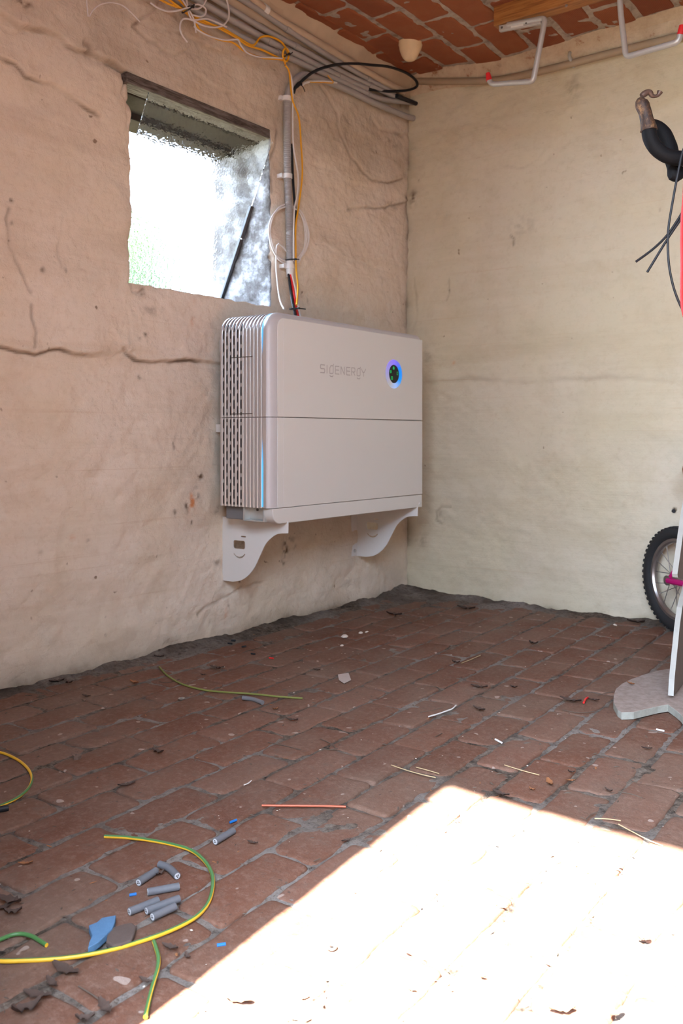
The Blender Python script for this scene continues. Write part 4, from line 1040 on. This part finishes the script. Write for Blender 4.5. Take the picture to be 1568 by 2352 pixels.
# ------------------------------------------------------------------ bicycles
def wheel(parent, C, ax, R, tr, label=None, knob=True, nsp=20, reflector=False):
    ax = Vector(ax).normalized(); u = Vector((0, 0, 1)); w = ax.cross(u).normalized(); C = Vector(C)
    P = lambda r, a, h: C+(u*math.cos(a)+w*math.sin(a))*r+ax*h
    b = MB(); n = 72; k = 12
    vs = [P(R-tr+tr*math.cos(2*math.pi*j/k), 2*math.pi*i/n, tr*math.sin(2*math.pi*j/k)) for i in range(n) for j in range(k)]
    b.add(vs, [(i*k+j, ((i+1) % n)*k+j, ((i+1) % n)*k+(j+1) % k, i*k+(j+1) % k) for i in range(n) for j in range(k)])
    if knob:
        for i in range(56):
            for h in (-.55, 0, .55):
                a0 = 2*math.pi*(i+(.5 if h == 0 else 0))/56; a1 = a0+.055; r0 = R-.004-abs(h)*.004; r1 = r0+.0045
                q = [P(r, a, hh) for r in (r0, r1) for a in (a0, a1) for hh in (h*tr-.0045, h*tr+.0045)]
                b.add(q, [(0, 1, 3, 2), (4, 6, 7, 5), (0, 4, 5, 1), (2, 3, 7, 6), (0, 2, 6, 4), (1, 5, 7, 3)])
    b.build('tyre', M['rubber'], parent, True, 40)
    ri = R-2*tr+.003; b = MB(); pr = [(ri+.004, -.0105), (ri-.009, -.0105), (ri-.014, -.005), (ri-.014, .005), (ri-.009, .0105), (ri+.004, .0105)]; k = len(pr); n = 72
    b.add([P(r, 2*math.pi*i/n, h) for i in range(n) for r, h in pr], [(i*k+j, ((i+1) % n)*k+j, ((i+1) % n)*k+(j+1) % k, i*k+(j+1) % k) for i in range(n) for j in range(k)])
    b.build('rim', M['rim'], parent, True, 30)
    for i in range(nsp):
        a = 2*math.pi*(i+.25)/nsp; s = 1 if i % 2 else -1; a2 = a+s*.9*(1 if (i//2) % 2 else -1)
        b = MB(); b.tube([P(ri-.012, a, 0), P(.014, a2, s*.022)], .0013, 5); b.build('spoke', M['spoke'], parent)
    b = MB(); b.tube([C-ax*.05, C-ax*.045, C-ax*.028, C-ax*.024, C-ax*.02, C+ax*.02, C+ax*.024, C+ax*.028, C+ax*.045, C+ax*.05], [.004, .009, .009, .017, .010, .010, .017, .009, .009, .004], 16); b.build('hub', M['rim'], parent)
    if reflector:
        q = P(ri-.02, math.pi*.93, .0); b = MB(); b.lathe([(.0001, .012), (.008, .010), (.009, 0), (.008, -.010), (.0001, -.012)], q, ax, 12); b.build('spoke_bead', M['orange'], parent)
# child's bicycle leaning at the end wall: rear wheel seen in the picture, the rest reaches out towards the door
hub = np.array(atZ(1560, 1333, 2.87)); hub[2] = .174
wdir = RGT*math.cos(math.radians(-72))+FWD*math.sin(math.radians(-72)); wdir = Vector(wdir).normalized()
axd = Vector((0, 0, 1)).cross(wdir)
kid = thing('child_bicycle', (hub[0], hub[1], 0), 'small magenta child bicycle with knobbly tyre standing at the end wall', 'bicycle')
wheel(kid, hub, axd, .172, .021, reflector=True)
H0 = Vector(hub); H1 = H0+wdir*.62
wheel(kid, H1, axd, .172, .021)
bb = H0+wdir*.25+Vector((0, 0, .0)); seatT = H0+wdir*.17+Vector((0, 0, .27)); head = H1-wdir*.10+Vector((0, 0, .30))
b = MB(); b.tube([bb, seatT], .014, 12); b.tube([bb, head-Vector((0, 0, .04))], .016, 12); b.tube([seatT-Vector((0, 0, .05)), head], .014, 12)
for s in (-1, 1):
    b.tube([H0+axd*.045*s, H0+axd*.040*s+wdir*.06, bb+axd*.02*s], .010, 10); b.tube([H0+axd*.045*s, seatT-Vector((0, 0, .03))+axd*.012*s], .006, 10)
    b.tube([H1+axd*.045*s, head-Vector((0, 0, .05))+axd*.03*s, head], .010, 10)
b.build('frame', M['magenta'], kid)
b = MB(); b.tube([head-Vector((0, 0, .06)), head+Vector((0, 0, .12))], .012, 10); b.tube([head+Vector((0, 0, .12))+axd*.22, head+Vector((0, 0, .10))+axd*.08, head+Vector((0, 0, .10))-axd*.08, head+Vector((0, 0, .12))-axd*.22], .010, 10, smooth=4); b.build('handlebar', M['steel'], kid)
b = MB(); b.tube([seatT, seatT+Vector((0, 0, .07))], .011, 10); b.tube([seatT-wdir*.09+Vector((0, 0, .09)), seatT+wdir*.02+Vector((0, 0, .085)), seatT+wdir*.13+Vector((0, 0, .08))], [.055, .04, .018], 12, smooth=4); b.build('saddle', simple('brown_saddle', (.22, .08, .03), .6), kid)
b = MB(); b.lathe([(.0001, -.05), (.016, -.05), (.016, -.047), (.0001, -.047)], H0, axd, 20); b.build('sprocket', M['rim'], kid); b = MB(); b.lathe([(.0001, -.03), (.07, -.03), (.07, -.027), (.0001, -.027)], bb, axd, 24); b.build('chain_wheel', M['rim'], kid)
b = MB(); b.lathe([(.0001, .053), (.009, .053), (.011, .045), (.0001, .045)], H0+Vector((0, 0, .020))-wdir*.012, axd, 10); b.build('valve_cap', M['blue_bit'], kid)

# racing bicycle hung by its wheel; only hood, bar and cables enter the picture
D0 = 1.90
A_ = lambda px, py, d=D0: Vector(atZ(px, py, d))
rb = thing('racing_bicycle', A_(1640, 350), 'racing bicycle part with black taped bar, worn brown hood and red cable', 'bicycle')
b = MB(); b.tube([A_(1474,226), A_(1473,232), A_(1475,242), A_(1481,258), A_(1485,275), A_(1489,292), A_(1490,300)], [.006, .0125, .0150, .0135, .0140, .0165, .0175], 16, smooth=4)
hood = b.build('brake_hood', M['hood'], rb)
b = MB(); b.tube([A_(1474,296), A_(1484,298), A_(1497,294), A_(1504,290)], [.003, .004, .004, .003], 8, smooth=3); b.tube([A_(1476,296), A_(1473,300), A_(1471,304)], .002, 6); b.build('hood_lip', M['lever'], hood)
b = MB(); b.tube([A_(1473,221), A_(1479,216), A_(1487,212), A_(1493,214), A_(1497,220), A_(1505,221), A_(1511,218), A_(1515,211)], [.006, .007, .0065, .006, .0045, .0035, .004, .0065], 12, smooth=4); b.build('brake_lever', M['lever'], rb)
b = MB(); b.tube([A_(1472,219), A_(1476,217), A_(1479,219)], .0015, 6, smooth=3); b.build('bright_pin', M['steel'], rb)
b = MB(); b.tube([A_(1489,292), A_(1493,318), A_(1506,340), A_(1525,355), A_(1545,362), A_(1575,364), A_(1620,364), A_(1690,362)], [.0155, .0155, .0155, .0155, .0158, .0158, .0155, .015], 18, smooth=5); b.build('handlebar', M['bar_tape'], rb)
b = MB(); b.tube([A_(1492,280,1.97), A_(1508,292,1.97), A_(1522,310,1.97), A_(1534,340,1.97), A_(1545,372,1.96), A_(1550,392,1.95), A_(1553,406,1.94), A_(1551,418,1.94)], [.008, .015, .019, .020, .016, .0155, .014, .003], 18, smooth=4); b.build('bar_drop', M['bar_tape'], rb)
b = MB(); b.tube([A_(1542,384,1.93), A_(1547,402,1.93), A_(1560,400,1.93), A_(1566,385,1.93)], [.009, .014, .012, .008], 12, smooth=4); b.build('drop_cap', M['bar_tape'], rb)
for pts, nm in (([(1575,330),(1566,352),(1559,385),(1552,420),(1543,470),(1535,520),(1533,560),(1536,610),(1545,655),(1557,690),(1570,716),(1590,740)], 'a'),
                ([(1600,430),(1575,472),(1556,505),(1530,542),(1498,573),(1460,601)], 'b'), ([(1610,440),(1580,478),(1560,508),(1535,545),(1512,582),(1486,625)], 'c')):
    b = MB(); b.tube([A_(*p, 1.87) for p in pts], .0026, 8, smooth=5); b.build('brake_cable', M['black_cable'], rb)
b = MB(); b.tube([A_(*p, 1.80) for p in [(1578,300),(1573,350),(1572,400),(1570,450),(1566,500),(1565,560),(1565.5,600),(1565,640),(1565,690),(1569,720),(1580,760)]], .0030, 10, smooth=5); b.build('red_cable', M['red_sheath'], rb)
# the off-picture rest: stem, wheel and down tube that carry the bar
c = A_(1690, 362); up = Vector((0, 0, 1)); rd = Vector(RGT)
b = MB(); b.tube([c, c+rd*.07], .013, 12); b.tube([c+rd*.07-up*.06, c+rd*.07+up*.10], .016, 12); b.build('stem', M['steel'], rb)
b = MB(); b.tube([c+rd*.07-up*.05, c+rd*.07-up*.55+rd*.1], .015, 12); b.tube([c+rd*.07, c+rd*.5-up*.1], .014, 12); b.build('frame_tube', M['red_cable'], rb)
wc_ = c+rd*.32+up*.28; b = MB(); b.tube([c+rd*.07+up*.10, wc_], .010, 10); b.build('fork', M['red_cable'], rb)
wheel(rb, wc_, Vector(FWD), .30, .012, knob=False)
b = MB(); b.tube([wc_+up*.30, (wc_.x, wc_.y, 2.09)], .005, 8); b.build('hanger', M['hook'], rb)

# ------------------------------------------------------------------ painted plywood stand on the floor
st = thing('plywood_stand', fl(1545, 1597, .02), 'dusty painted plywood stand with curvy foot plate and upright edge at the right', 'stand')
zt = .020
outl = [(1408,1612),(1409,1596),(1414,1582),(1428,1570),(1448,1560),(1475,1550),(1510,1540),(1545,1534),(1590,1528),(1650,1535),(1700,1560),(1740,1600),(1735,1650),(1700,1690),(1650,1700),(1605,1685),(1580,1662),(1562,1640),(1550,1630),(1533,1618),(1510,1622),(1480,1629),(1455,1635),(1427,1636),(1418,1630)]
ctl = [fl(p[0], p[1], zt) for p in outl]
b = MB(); b.prism([(p[0], p[1]) for p in ctl], 2, .003, zt); b.build('foot_plate', M['board'], st, False, bevel=.0012)
B0 = Vector(fl(1546, 1598, zt)); dirr = (Vector(FWD)*.88+Vector(RGT)*.50).normalized()
# upright lies in the vertical plane through B0 along dirr; its near edge leans away
nrm2 = dirr.cross(Vector((0, 0, 1))).normalized()
def onup(px, py):
    r = Vector(ray(px, py)); t = (B0-Vector(CAM)).dot(nrm2)/r.dot(nrm2); p = Vector(CAM)+r*t; return ((p-B0).dot(dirr), p.z)
th = .0125
lower = [onup(1540, 1598), onup(1542, 1560), onup(1548, 1500), onup(1554, 1440), onup(1560, 1395), onup(1572, 1350)]
upperp = [onup(1572, 1332), onup(1560, 1330), onup(1550, 1326), onup(1549, 1318), onup(1556, 1270), onup(1562, 1225), onup(1572, 1160), onup(1590, 1050)]
far = [(.30, upperp[-1][1]), (.34, .40), (.30, zt)]
poly = [(p[0], max(p[1], zt)) for p in lower]+[(upperp[0][0]+.02, (lower[-1][1]+upperp[0][1])/2)]+upperp+far
vs = [B0+dirr*s+Vector((0, 0, z-B0.z))+nrm2*q for q in (-th/2, th/2) for s, z in poly]; n = len(poly)
b = MB(); b.add(vs, [tuple(range(n))[::-1], tuple(range(n, 2*n))]+[(i, (i+1) % n, n+(i+1) % n, n+i) for i in range(n)], [1, 1]+[0]*n); b.build('upright_panel', [M['board_white'], simple('shaded_panel_face', (.16, .13, .11), .85, 0, .2)], st, False)  # shade painted into the broad faces as a darker brown

# ------------------------------------------------------------------ things on the floor
def fwire(name, px, r, mats, label, cat, tw=0., stripe=None, h=None, group=None, n=12):
    pts = [fl(p[0], p[1], (h or r)+.001) for p in px]
    b = MB(); b.tube(pts, r, n, smooth=8, twist=tw, stripe=stripe); return tag(b.build(name, mats), label, cat, group)
EW = [M['earth_yellow'], M['earth_green']]; STR = [0,0,0,1,1,1,1,0,0,0,0,0]
fwire('earth_wire', [(240,1921),(295,1924),(350,1931),(400,1941),(440,1954),(470,1978),(487,2008),(488,2040),(478,2074),(455,2102),(420,2124),(370,2146),(320,2163),(270,2178),(200,2193),(130,2202),(60,2206),(0,2207),(-80,2200)], .0028, EW, 'long yellow and green earth wire looping round the grey cable offcuts', 'wire', 1.2, [1,1,0,0,0,0,0,0,0,0,1,1])
fwire('earth_wire', [(-60,1722),(-20,1725),(10,1731),(40,1745),(62,1763),(73,1785),(67,1808),(45,1829),(15,1845),(-30,1862)], .0026, EW, 'yellow and green earth wire loop cut by the left picture edge', 'wire', 10, STR)
fwire('earth_wire', [(-40,2172),(0,2158),(25,2148),(50,2145),(72,2150),(90,2160),(107,2171)], .0026, EW, 'short green earth wire piece at the lower left beside the leaf litter', 'wire', 6, [1,1,1,1,1,1,1,0,0,1,1,1])
fwire('earth_wire', [(353,2162),(359,2180),(364,2200),(362,2225),(352,2260),(343,2295),(334,2336)], .0026, EW, 'short green and yellow earth wire near the edge of the sunlight', 'wire', 6, [1,1,0,0,1,1,1,1,1,0,1,1])
fwire('earth_wire', [(366,1532),(385,1552),(420,1572),(470,1585),(520,1590),(580,1594),(640,1600),(695,1604)], .0024, [M['earth_far']], 'dusty green wire lying along the bricks below the left wall', 'wire', h=.003)
CG = 'grey cable offcuts on the brick floor'
def offcut(A, B, label, mid=None, r=.0052, ends=True, mat='sheath_grey', lift=0, group=CG):
    z = r+.0015+lift; a, c = Vector(fl(*A, z)), Vector(fl(*B, z)); pts = [a, Vector(fl(*mid, z)) if mid else (a+c)/2, c]
    t = thing('cable_offcut', (a+c)/2-Vector((0, 0, z)), label, 'cable offcut', group)
    b = MB(); b.tube(pts, r, 16, smooth=4); b.build('sheath', M[mat], t)
    if ends:
        for e, d in ((a, (a-pts[1]).normalized()), (c, (c-pts[1]).normalized())):
            b = MB(); b.lathe([(.0001, .0004), (r*.80, .0004), (r*.82, -.001)], e, d, 16); f = b.build('filler', M['sheath_end'], t)
            b = MB(); u = d.orthogonal().normalized(); w = d.cross(u)
            for k in range(3):
                q = e+(u*math.cos(k*2.094)+w*math.sin(k*2.094))*r*.30+d*.0006; b.lathe([(.0001, .0), (r*.22, .0)], q, d, 8)
            b.build('core_holes', M['slot'], f, False)
offcut((494,1933),(536,1908), 'grey cable offcut lying apart, nearest the copper wire')
offcut((318,2027),(358,2000), 'grey cable offcut under the curved one, pointing up to the right')
offcut((407,2012),(366,1985), 'curved grey cable offcut, topmost of the cluster by the earth wire', (388,1994))
offcut((339,2049),(411,2036), 'grey cable offcut lying nearly level in the middle of the cluster')
offcut((297,2094),(363,2068), 'grey cable offcut at the left of the lowest three')
offcut((336,2092),(411,2064), 'grey cable offcut in the middle of the lowest three, partly hidden')
offcut((350,2106),(402,2082), 'short grey cable offcut in front of the lowest three', lift=.0)
offcut((-25,1864),(19,1855), 'black cable offcut at the left picture edge below the earth wire loop', mat='black_cable', ends=False)
offcut((557,1603),(603,1614), 'dark grey cable offcut alone near the dusty green wire', (580,1606), mat='darkgrey', ends=False)
BG = 'blue insulation scraps'
for A, B, lab in (((528,1889),(543,1883),'tiny blue insulation scrap above the lone grey offcut'), ((297,2056),(313,2053),'tiny blue insulation scrap left of the grey offcuts'), ((498,2171),(518,2168),'tiny blue insulation scrap close to the sunlight edge')):
    b = MB(); b.tube([fl(*A, .003), fl(*B, .003)], .0020, 8); tag(b.build('insulation_scrap', M['blue_bit']), lab, 'scrap', BG)
for A, B, mt, lab in (((1137,1698),(1152,1706),'white_cable','tiny white insulation scrap in the middle of the floor'), ((1507,1675),(1525,1679),'white_cable','tiny white insulation scrap in front of the plywood stand'), ((618,1511),(628,1512),'red_cable','tiny red insulation scrap near the left wall')):
    b = MB(); b.tube([fl(*A, .003), fl(*B, .003)], .0020, 8); tag(b.build('insulation_scrap', M[mt]), lab, 'scrap')
b = MB(); b.tube([fl(1340,1614,.006), fl(1344,1606,.007), fl(1350,1602,.006)], .0024, 8, smooth=4); tag(b.build('insulation_scrap', M['red_cable']), 'red and clear plastic scrap left of the plywood stand', 'scrap')
fwire('white_wire', [(984,1646),(1005,1640),(1025,1633),(1038,1628),(1047,1620)], .0016, M['white_cable'], 'thin white wire snippet right of the floor centre', 'wire', h=.004)
fwire('white_wire', [(560,1803),(570,1799),(577,1793)], .0009, M['white_cable'], 'hair-thin white wire snippet left of the copper wire', 'wire', h=.003)
fwire('copper_wire', [(601,1850),(650,1850.5),(700,1851),(750,1851.5),(794,1853)], .0019, M['copper'], 'straight reddish copper wire lying across two bricks', 'wire', h=.004)
# blue foam shard and brown stone
poly = [(570,1190),(622,1170),(655,1141),(746,1124),(738,1172),(722,1210),(690,1243),(640,1290),(604,1315),(566,1334),(574,1296),(592,1255),(582,1225)]
ctl = [fl(x/2.8, 1700+y/2.8, .011) for x, y in poly]
b = MB(); b.prism([(p[0], p[1]) for p in ctl], 2, .002, .011); tag(b.build('foam_shard', M['blue_foam'], None, False, bevel=.001), 'jagged blue foam shard beside the long earth wire', 'foam shard')
poly = [(690,1240),(730,1200),(790,1180),(850,1170),(876,1195),(866,1240),(845,1285),(780,1310),(720,1318),(683,1290)]
ctl = [fl(x/2.8, 1700+y/2.8, .009) for x, y in poly]
b = MB(); b.prism([(p[0], p[1]) for p in ctl], 2, .001, .009); tag(b.build('stone_flake', M['stone'], None, False, bevel=.002), 'flat brown stone flake right of the blue foam shard', 'stone')
# washers and nut
def washer(px, py, r0, r1, lab, mt='steel'):
    c = fl(px, py, .0025); b = MB(); b.lathe([(r0, 0), (r1, 0), (r1, .0018), (r0, .0018), (r0, 0)], c, (0, 0, 1), 28); tag(b.build('washer', M[mt]), lab, 'washer')
washer(762, 2177, .0028, .0062, 'small steel washer lying in the sunlight'); washer(417, 1605, .0035, .0082, 'small steel washer on the bricks near the left wall')
c = fl(176, 1742, .002); b = MB(); b.lathe([(.004, 0), (.0085, 0), (.0085, .007), (.004, .007), (.004, 0)], c, (.1, .05, 1), 6); tag(b.build('hex_nut', M['rust'], None, False), 'rusty hexagonal nut right of the left-edge wire loop', 'nut')
# film scrap
b = MB(); q = [fl(776,1550,.004), fl(800,1546,.005), (fl(806,1562,.004)), fl(790,1570,.003), fl(778,1562,.004)]; b.add(q+[(p[0], p[1], p[2]+.001) for p in q], [(4,3,2,1,0),(5,6,7,8,9)]+[(i,(i+1)%5,5+(i+1)%5,5+i) for i in range(5)])
tag(b.build('plastic_scrap', M['scrap'], None, False), 'pale translucent plastic scrap on bricks below the inverter', 'scrap')

# leaves, twigs, crumbs
def leaf_mesh(name, mat, L, Wd, curl, seed):
    b = MB(); n = 10; vs = []; rr = random.Random(seed)
    for i in range(n+1):
        f = i/n; w = Wd*math.sin(math.pi*min(1, f*.92+.04))**.8*(1+.25*rr.uniform(-1, 1)); x = (f-.5)*L; zc = .001+curl*(f-.5)**2*4*.5+.0015*rr.random()
        vs += [(x, -w/2, zc+curl*.5*rr.uniform(.3, 1)), (x, 0, zc-.0*curl), (x, w/2, zc+curl*.5*rr.uniform(.3, 1))]
    N = len(vs); vs += [(v[0], v[1], v[2]+.0006) for v in vs]
    q = [(3*i+j, 3*i+j+1, 3*i+j+4, 3*i+j+3) for i in range(n) for j in (0, 1)]
    b.add(vs, q+[tuple(N+k for k in f[::-1]) for f in q])
    me = bpy.data.meshes.new(name); me.from_pydata(b.v, [], b.f); me.materials.append(mat); me.polygons.foreach_set('use_smooth', [True]*len(me.polygons)); me.update(); return me
protos = {k: [leaf_mesh('leaf_'+k, M['leaf_'+k], L, W_, c_, i) for i, (L, W_, c_) in enumerate(((.030, .011, .006), (.022, .012, .008), (.036, .012, .005)))] for k in 'abc'}
leafn = 0
def leaf(px, py, kind, size_px, rot, label, group='dry leaves on the brick floor'):
    global leafn
    me = protos[kind][leafn % 3]; leafn += 1
    p = fl(px, py, .002); depth = (Vector(p)-Vector(CAM)).dot(Vector(FWD)); sc_ = size_px*depth/FPX/.03
    o = bpy.data.objects.new('dry_leaf', me); link(o); o.location = p; o.rotation_euler = (0, 0, rot); o.scale = (sc_,)*3
    tag(o, label, 'leaf', group)
LV = [
 (130,1568,'a',34,1.1,'dark curled leaf at the foot of the left wall, first from the left edge'), (158,1570,'a',30,.3,'dark curled leaf at the wall foot beside the first one'),
 (198,1600,'a',22,.2,'small dark leaf just below the wall-foot leaves'), (365,1510,'a',24,.5,'dark leaf against the left wall below the crack'),
 (466,1551,'a',16,.4,'tiny dark leaf above the dusty green wire'), (497,1536,'a',34,.2,'dark leaf cluster piece below the inverter bracket'),
 (308,1570,'b',30,.0,'brownish leaf near the washer by the left wall'), (632,1630,'b',20,1.2,'brown leaf right of the dark grey offcut'),
 (670,1655,'a',26,.3,'frayed dark leaf in the middle left of the floor'), (727,1540,'a',18,.2,'small dark leaf below the inverter, left of the film scrap'),
 (363,1731,'a',44,.2,'large dark leaf right of the hex nut'), (290,1805,'a',34,1.1,'dark leaf halfway between wire loop and long earth wire'),
 (905,1415,'a',40,.1,'dark leaf clump far back below the inverter'), (1047,1524,'a',28,.1,'dark leaf with a pale twig behind it'),
 (1100,1580,'a',34,.2,'dark curled leaf right of the floor centre'), (1100,1632,'a',36,-.2,'long dark leaf above the white insulation scrap'),
 (1180,1580,'a',24,.1,'slim dark leaf left of the plywood stand'), (1310,1612,'a',44,.0,'large dark leaf beside the red scrap'),
 (1363,1610,'a',26,.2,'dark leaf between red scrap and plywood stand'), (1222,1815,'b',22,.1,'small rust-brown leaf just beyond the sunlight'),
 (1262,1800,'b',34,-.9,'orange pointed leaf just beyond the sunlight'), (1310,1795,'b',22,.6,'rust-coloured leaf right of the orange pointed one'),
 (1398,1818,'a',26,-.1,'slim dark leaf above the right straw'), (1150,1826,'a',38,-.1,'dark leaf along the joint at the sunlight edge'),
 (1485,1721,'a',24,.3,'dark leaf in the joint in front of the plywood stand'), (1312,1775,'a',22,.3,'small dark leaf in the joint right of centre'),
 (580,1937,'a',24,.2,'dark leaf right of the lone grey offcut'), (795,1933,'a',26,1.2,'curled dark leaf left of the sunlight'),
 (365,2010,'a',36,1.3,'shrivelled brown leaf between the two top offcuts'), (58,1985,'b',28,.8,'brown leaf above the left leaf litter'),
 (20,2075,'a',70,.3,'large dark leaf at the left edge, upper of the pile'), (30,2100,'a',54,.9,'dark leaf under the large one at the left edge'), (12,2085,'a',40,1.6,'dark leaf at the left edge, tucked beneath'),
 (390,2180,'a',46,.2,'dark pointed leaf right of the short earth wire'), (430,2200,'a',34,-.4,'dark leaf between short earth wire and sunlight'),
 (150,2233,'a',70,.1,'long dark leaf below the long earth wire'), (240,2320,'a',66,-.3,'long dark leaf near the bottom edge'),
 (60,2325,'a',90,1.2,'biggest dark leaf in the bottom left corner'), (85,2290,'a',60,.4,'dark leaf above the biggest one in the corner'),
 (118,2262,'a',50,-.2,'greyish dark leaf right of the corner leaves'), (195,2345,'a',60,.8,'dark leaf cut by the bottom edge'), (335,2255,'a',34,.1,'flat dark leaf left of the short earth wire'),
 (1290,2325,'c',62,.7,'pale tan leaf in the sunlight at the bottom edge'), (1108,2245,'b',22,.1,'small yellow-orange leaf in the sunlight'), (545,2300,'c',60,.3,'pale leaf in the sunlight near the shadow edge'),
 (568,2298,'a',16,.6,'tiny dark leaf tip in the sunlight near the shadow edge'), (1478,2160,'c',40,.5,'pale shrivelled leaf in the sunlight at the right'), (1416,2330,'a',40,1.3,'grey curled leaf in the sunlight at the bottom right'),
 (945,2275,'c',24,.1,'small pale leaf in the sunlight at the bottom centre'), (740,2310,'c',22,-.7,'slim pale leaf in the sunlight left of centre'), (700,2293,'c',18,1.2,'tiny pale leaf in the sunlight beside the slim one'),
 (1460,1432,'a',40,.3,'dark leaf clump near the bicycle wheel'), (1225,1480,'a',30,.1,'dark leaf in the back right of the floor'), (1070,1400,'a',40,.0,'dark leaf heap piece along the back wall'),
 (1475,1590,'b',22,-.4,'small brown leaf lying on the plywood foot plate')]
for i, (px, py, k, s_, r_, lab) in enumerate(LV): leaf(px, py, k, s_, r_, lab)
bpy.data.objects[[o.name for o in bpy.data.objects if o.get('label') == LV[-1][-1]][0]].location = fl(1448, 1572, .0215)
TW = [([(898,1757),(930,1768),(965,1778),(1000,1786)],'straw','pale straw above the sunlight corner'), ([(955,1762),(985,1770),(1008,1777)],'straw','shorter pale straw beside the first'),
 ([(1365,1880),(1395,1881),(1425,1885)],'straw','level pale straw at the sunlight edge'), ([(1420,1893),(1455,1912),(1490,1930),(1522,1943)],'straw','slanting pale straw at the sunlight edge'),
 ([(1158,1757),(1200,1770),(1238,1780)],'straw','thin straw on bricks beyond the sunlight'), ([(1060,1523),(1080,1515),(1103,1505)],'straw','pale twig behind the dark leaf in mid floor'),
 ([(615,1690+15),(650,1712),(690,1722)],'twig','dark twig in mid floor, left one'), ([(735,1697),(760,1708),(770,1718)],'twig','dark twig in mid floor, right one'), ([(740,1720),(758,1722),(775,1719)],'twig','dark twig in mid floor, lowest one'),
 ([(965,1636),(990,1632),(1018,1625)],'twig','dark twig above the white wire snippet'), ([(1290,1630),(1330,1637),(1365,1634)],'twig','dark twig left of the plywood stand'), ([(1372,1598),(1390,1592),(1408,1589)],'twig','dark twig touching the plywood foot plate'),
 ([(365,1585-20),(385,1568),(412,1560)],'twig','dark twig by the left wall'), ([(1000,1700-8),(1015,1684)],'twig','short dark twig right of centre'), ([(240,1960),(250,1962),(262,1956)],'twig','short twig below the earth wire end'),
 ([(720,2000-22),(735,1972)],'twig','short dark twig near the sunlight edge'), ([(1345,1895-13),(1358,1870),(1372,1866)],'twig','dark twig at the sunlight edge by the straws'), ([(1420,1818),(1450,1824),(1475,1833)],'twig','thin dark twig right of the slim leaf'),
 ([(180,2265),(220,2290),(255,2320)],'twig','pale stalk among the bottom left leaves')]
for pts, mt, lab in TW:
    P = [fl(p[0], p[1], .0035) for p in pts]; d = (Vector(P[0])-Vector(CAM)).dot(Vector(FWD))
    b = MB(); b.tube(P, .0009 if mt == 'straw' else .0009, 6, smooth=4); tag(b.build('twig' if mt == 'twig' else 'straw', M[mt]), lab, 'twig' if mt == 'twig' else 'straw', 'twigs and straws on the brick floor')
def scatter(name, mat, N, smin, smax, weight, label, elong=1., h=.6):
    b = MB(); c_ = 0
    while c_ < N:
        x, y = random.uniform(.01, 2.1), random.uniform(-2.55, -.01)
        if random.random() > weight(x, y): continue
        c_ += 1; s = random.uniform(smin, smax)*(.4+.6*random.random()); a = random.random()*6.28; e = 1+elong*random.random()
        ca, sa = math.cos(a), math.sin(a); vs = []
        z0 = .0005
        for k in range(5):
            t = 2*math.pi*k/5; r = s*(.7+.5*random.random()); X_, Y_ = r*math.cos(t)*e, r*math.sin(t)/e**.5; vs.append((x+X_*ca-Y_*sa, y+X_*sa+Y_*ca, z0))
        vs.append((x, y, z0+s*h)); b.add(vs, [(k, (k+1) % 5, 5) for k in range(5)])
    tag(b.build(name, mat, None, False, recalc=False), label, 'debris', kind='stuff')
def near_joint(x, y):
    k = (x-.967-sl*(y+1.83))/.0955; f = k-math.floor(k); j = min(f, 1-f)*.0955
    w = 1. if j < .010 else .16
    c = math.exp(-x/.10)+math.exp(y/.12)+1.2*math.exp(-(x*x+y*y)/.2); return min(1, w*.8+c)
scatter('crumbs_dark', M['twig'], 4200, .0008, .0036, near_joint, 'dark soil crumbs and leaf bits strewn over the brick floor', 2.2)
scatter('crumbs_pale', M['crumb'], 420, .0008, .0026, lambda x, y: .5, 'pale plaster crumbs sprinkled over the brick floor', .4, .5)
scatter('crumbs_brown', M['leaf_b'], 260, .0015, .004, lambda x, y: .5, 'rust-brown leaf flakes sprinkled over the brick floor', 2.5, .25)
for (px, py, s, lab) in ((791,1462,.012,'white plaster chip below the right bracket'), (785,1483,.006,'tiny white plaster chip under the larger one'), (828,1454,.008,'white plaster chip right of the larger one'), (842,1452,.007,'small white plaster chip furthest right of the three'), (1412,1436,.008,'white plaster chip near the bicycle wheel'), (512,1533,.006,'pale plaster chip near the left wall')):
    p = Vector(fl(px, py, .002)); b = MB(); b.lathe([(.0001, s*.6), (s*.6, s*.45), (s, .0), (.0001, -.001)], p, (random.uniform(-.3, .3), random.uniform(-.3, .3), 1), 6); tag(b.build('plaster_chip', M['crumb'], None, False), lab, 'plaster chip', 'plaster chips on the floor')
for (px, py, r_, lab) in ((528,1478,.2,'black wire bit nearest the wall foot'), (536,1471,.5,'tiny black wire bit at the wall foot'), (560,1485,1.2,'black wire bit standing between two others'), (581,1502,.1,'black wire bit left of the red scrap')):
    p = Vector(fl(px, py, .003)); d = Vector((math.cos(r_), math.sin(r_), 0))*.007; b = MB(); b.tube([p-d, p+d], .0028, 8); tag(b.build('wire_bit', M['black_cable']), lab, 'wire bit', 'black wire bits by the wall')
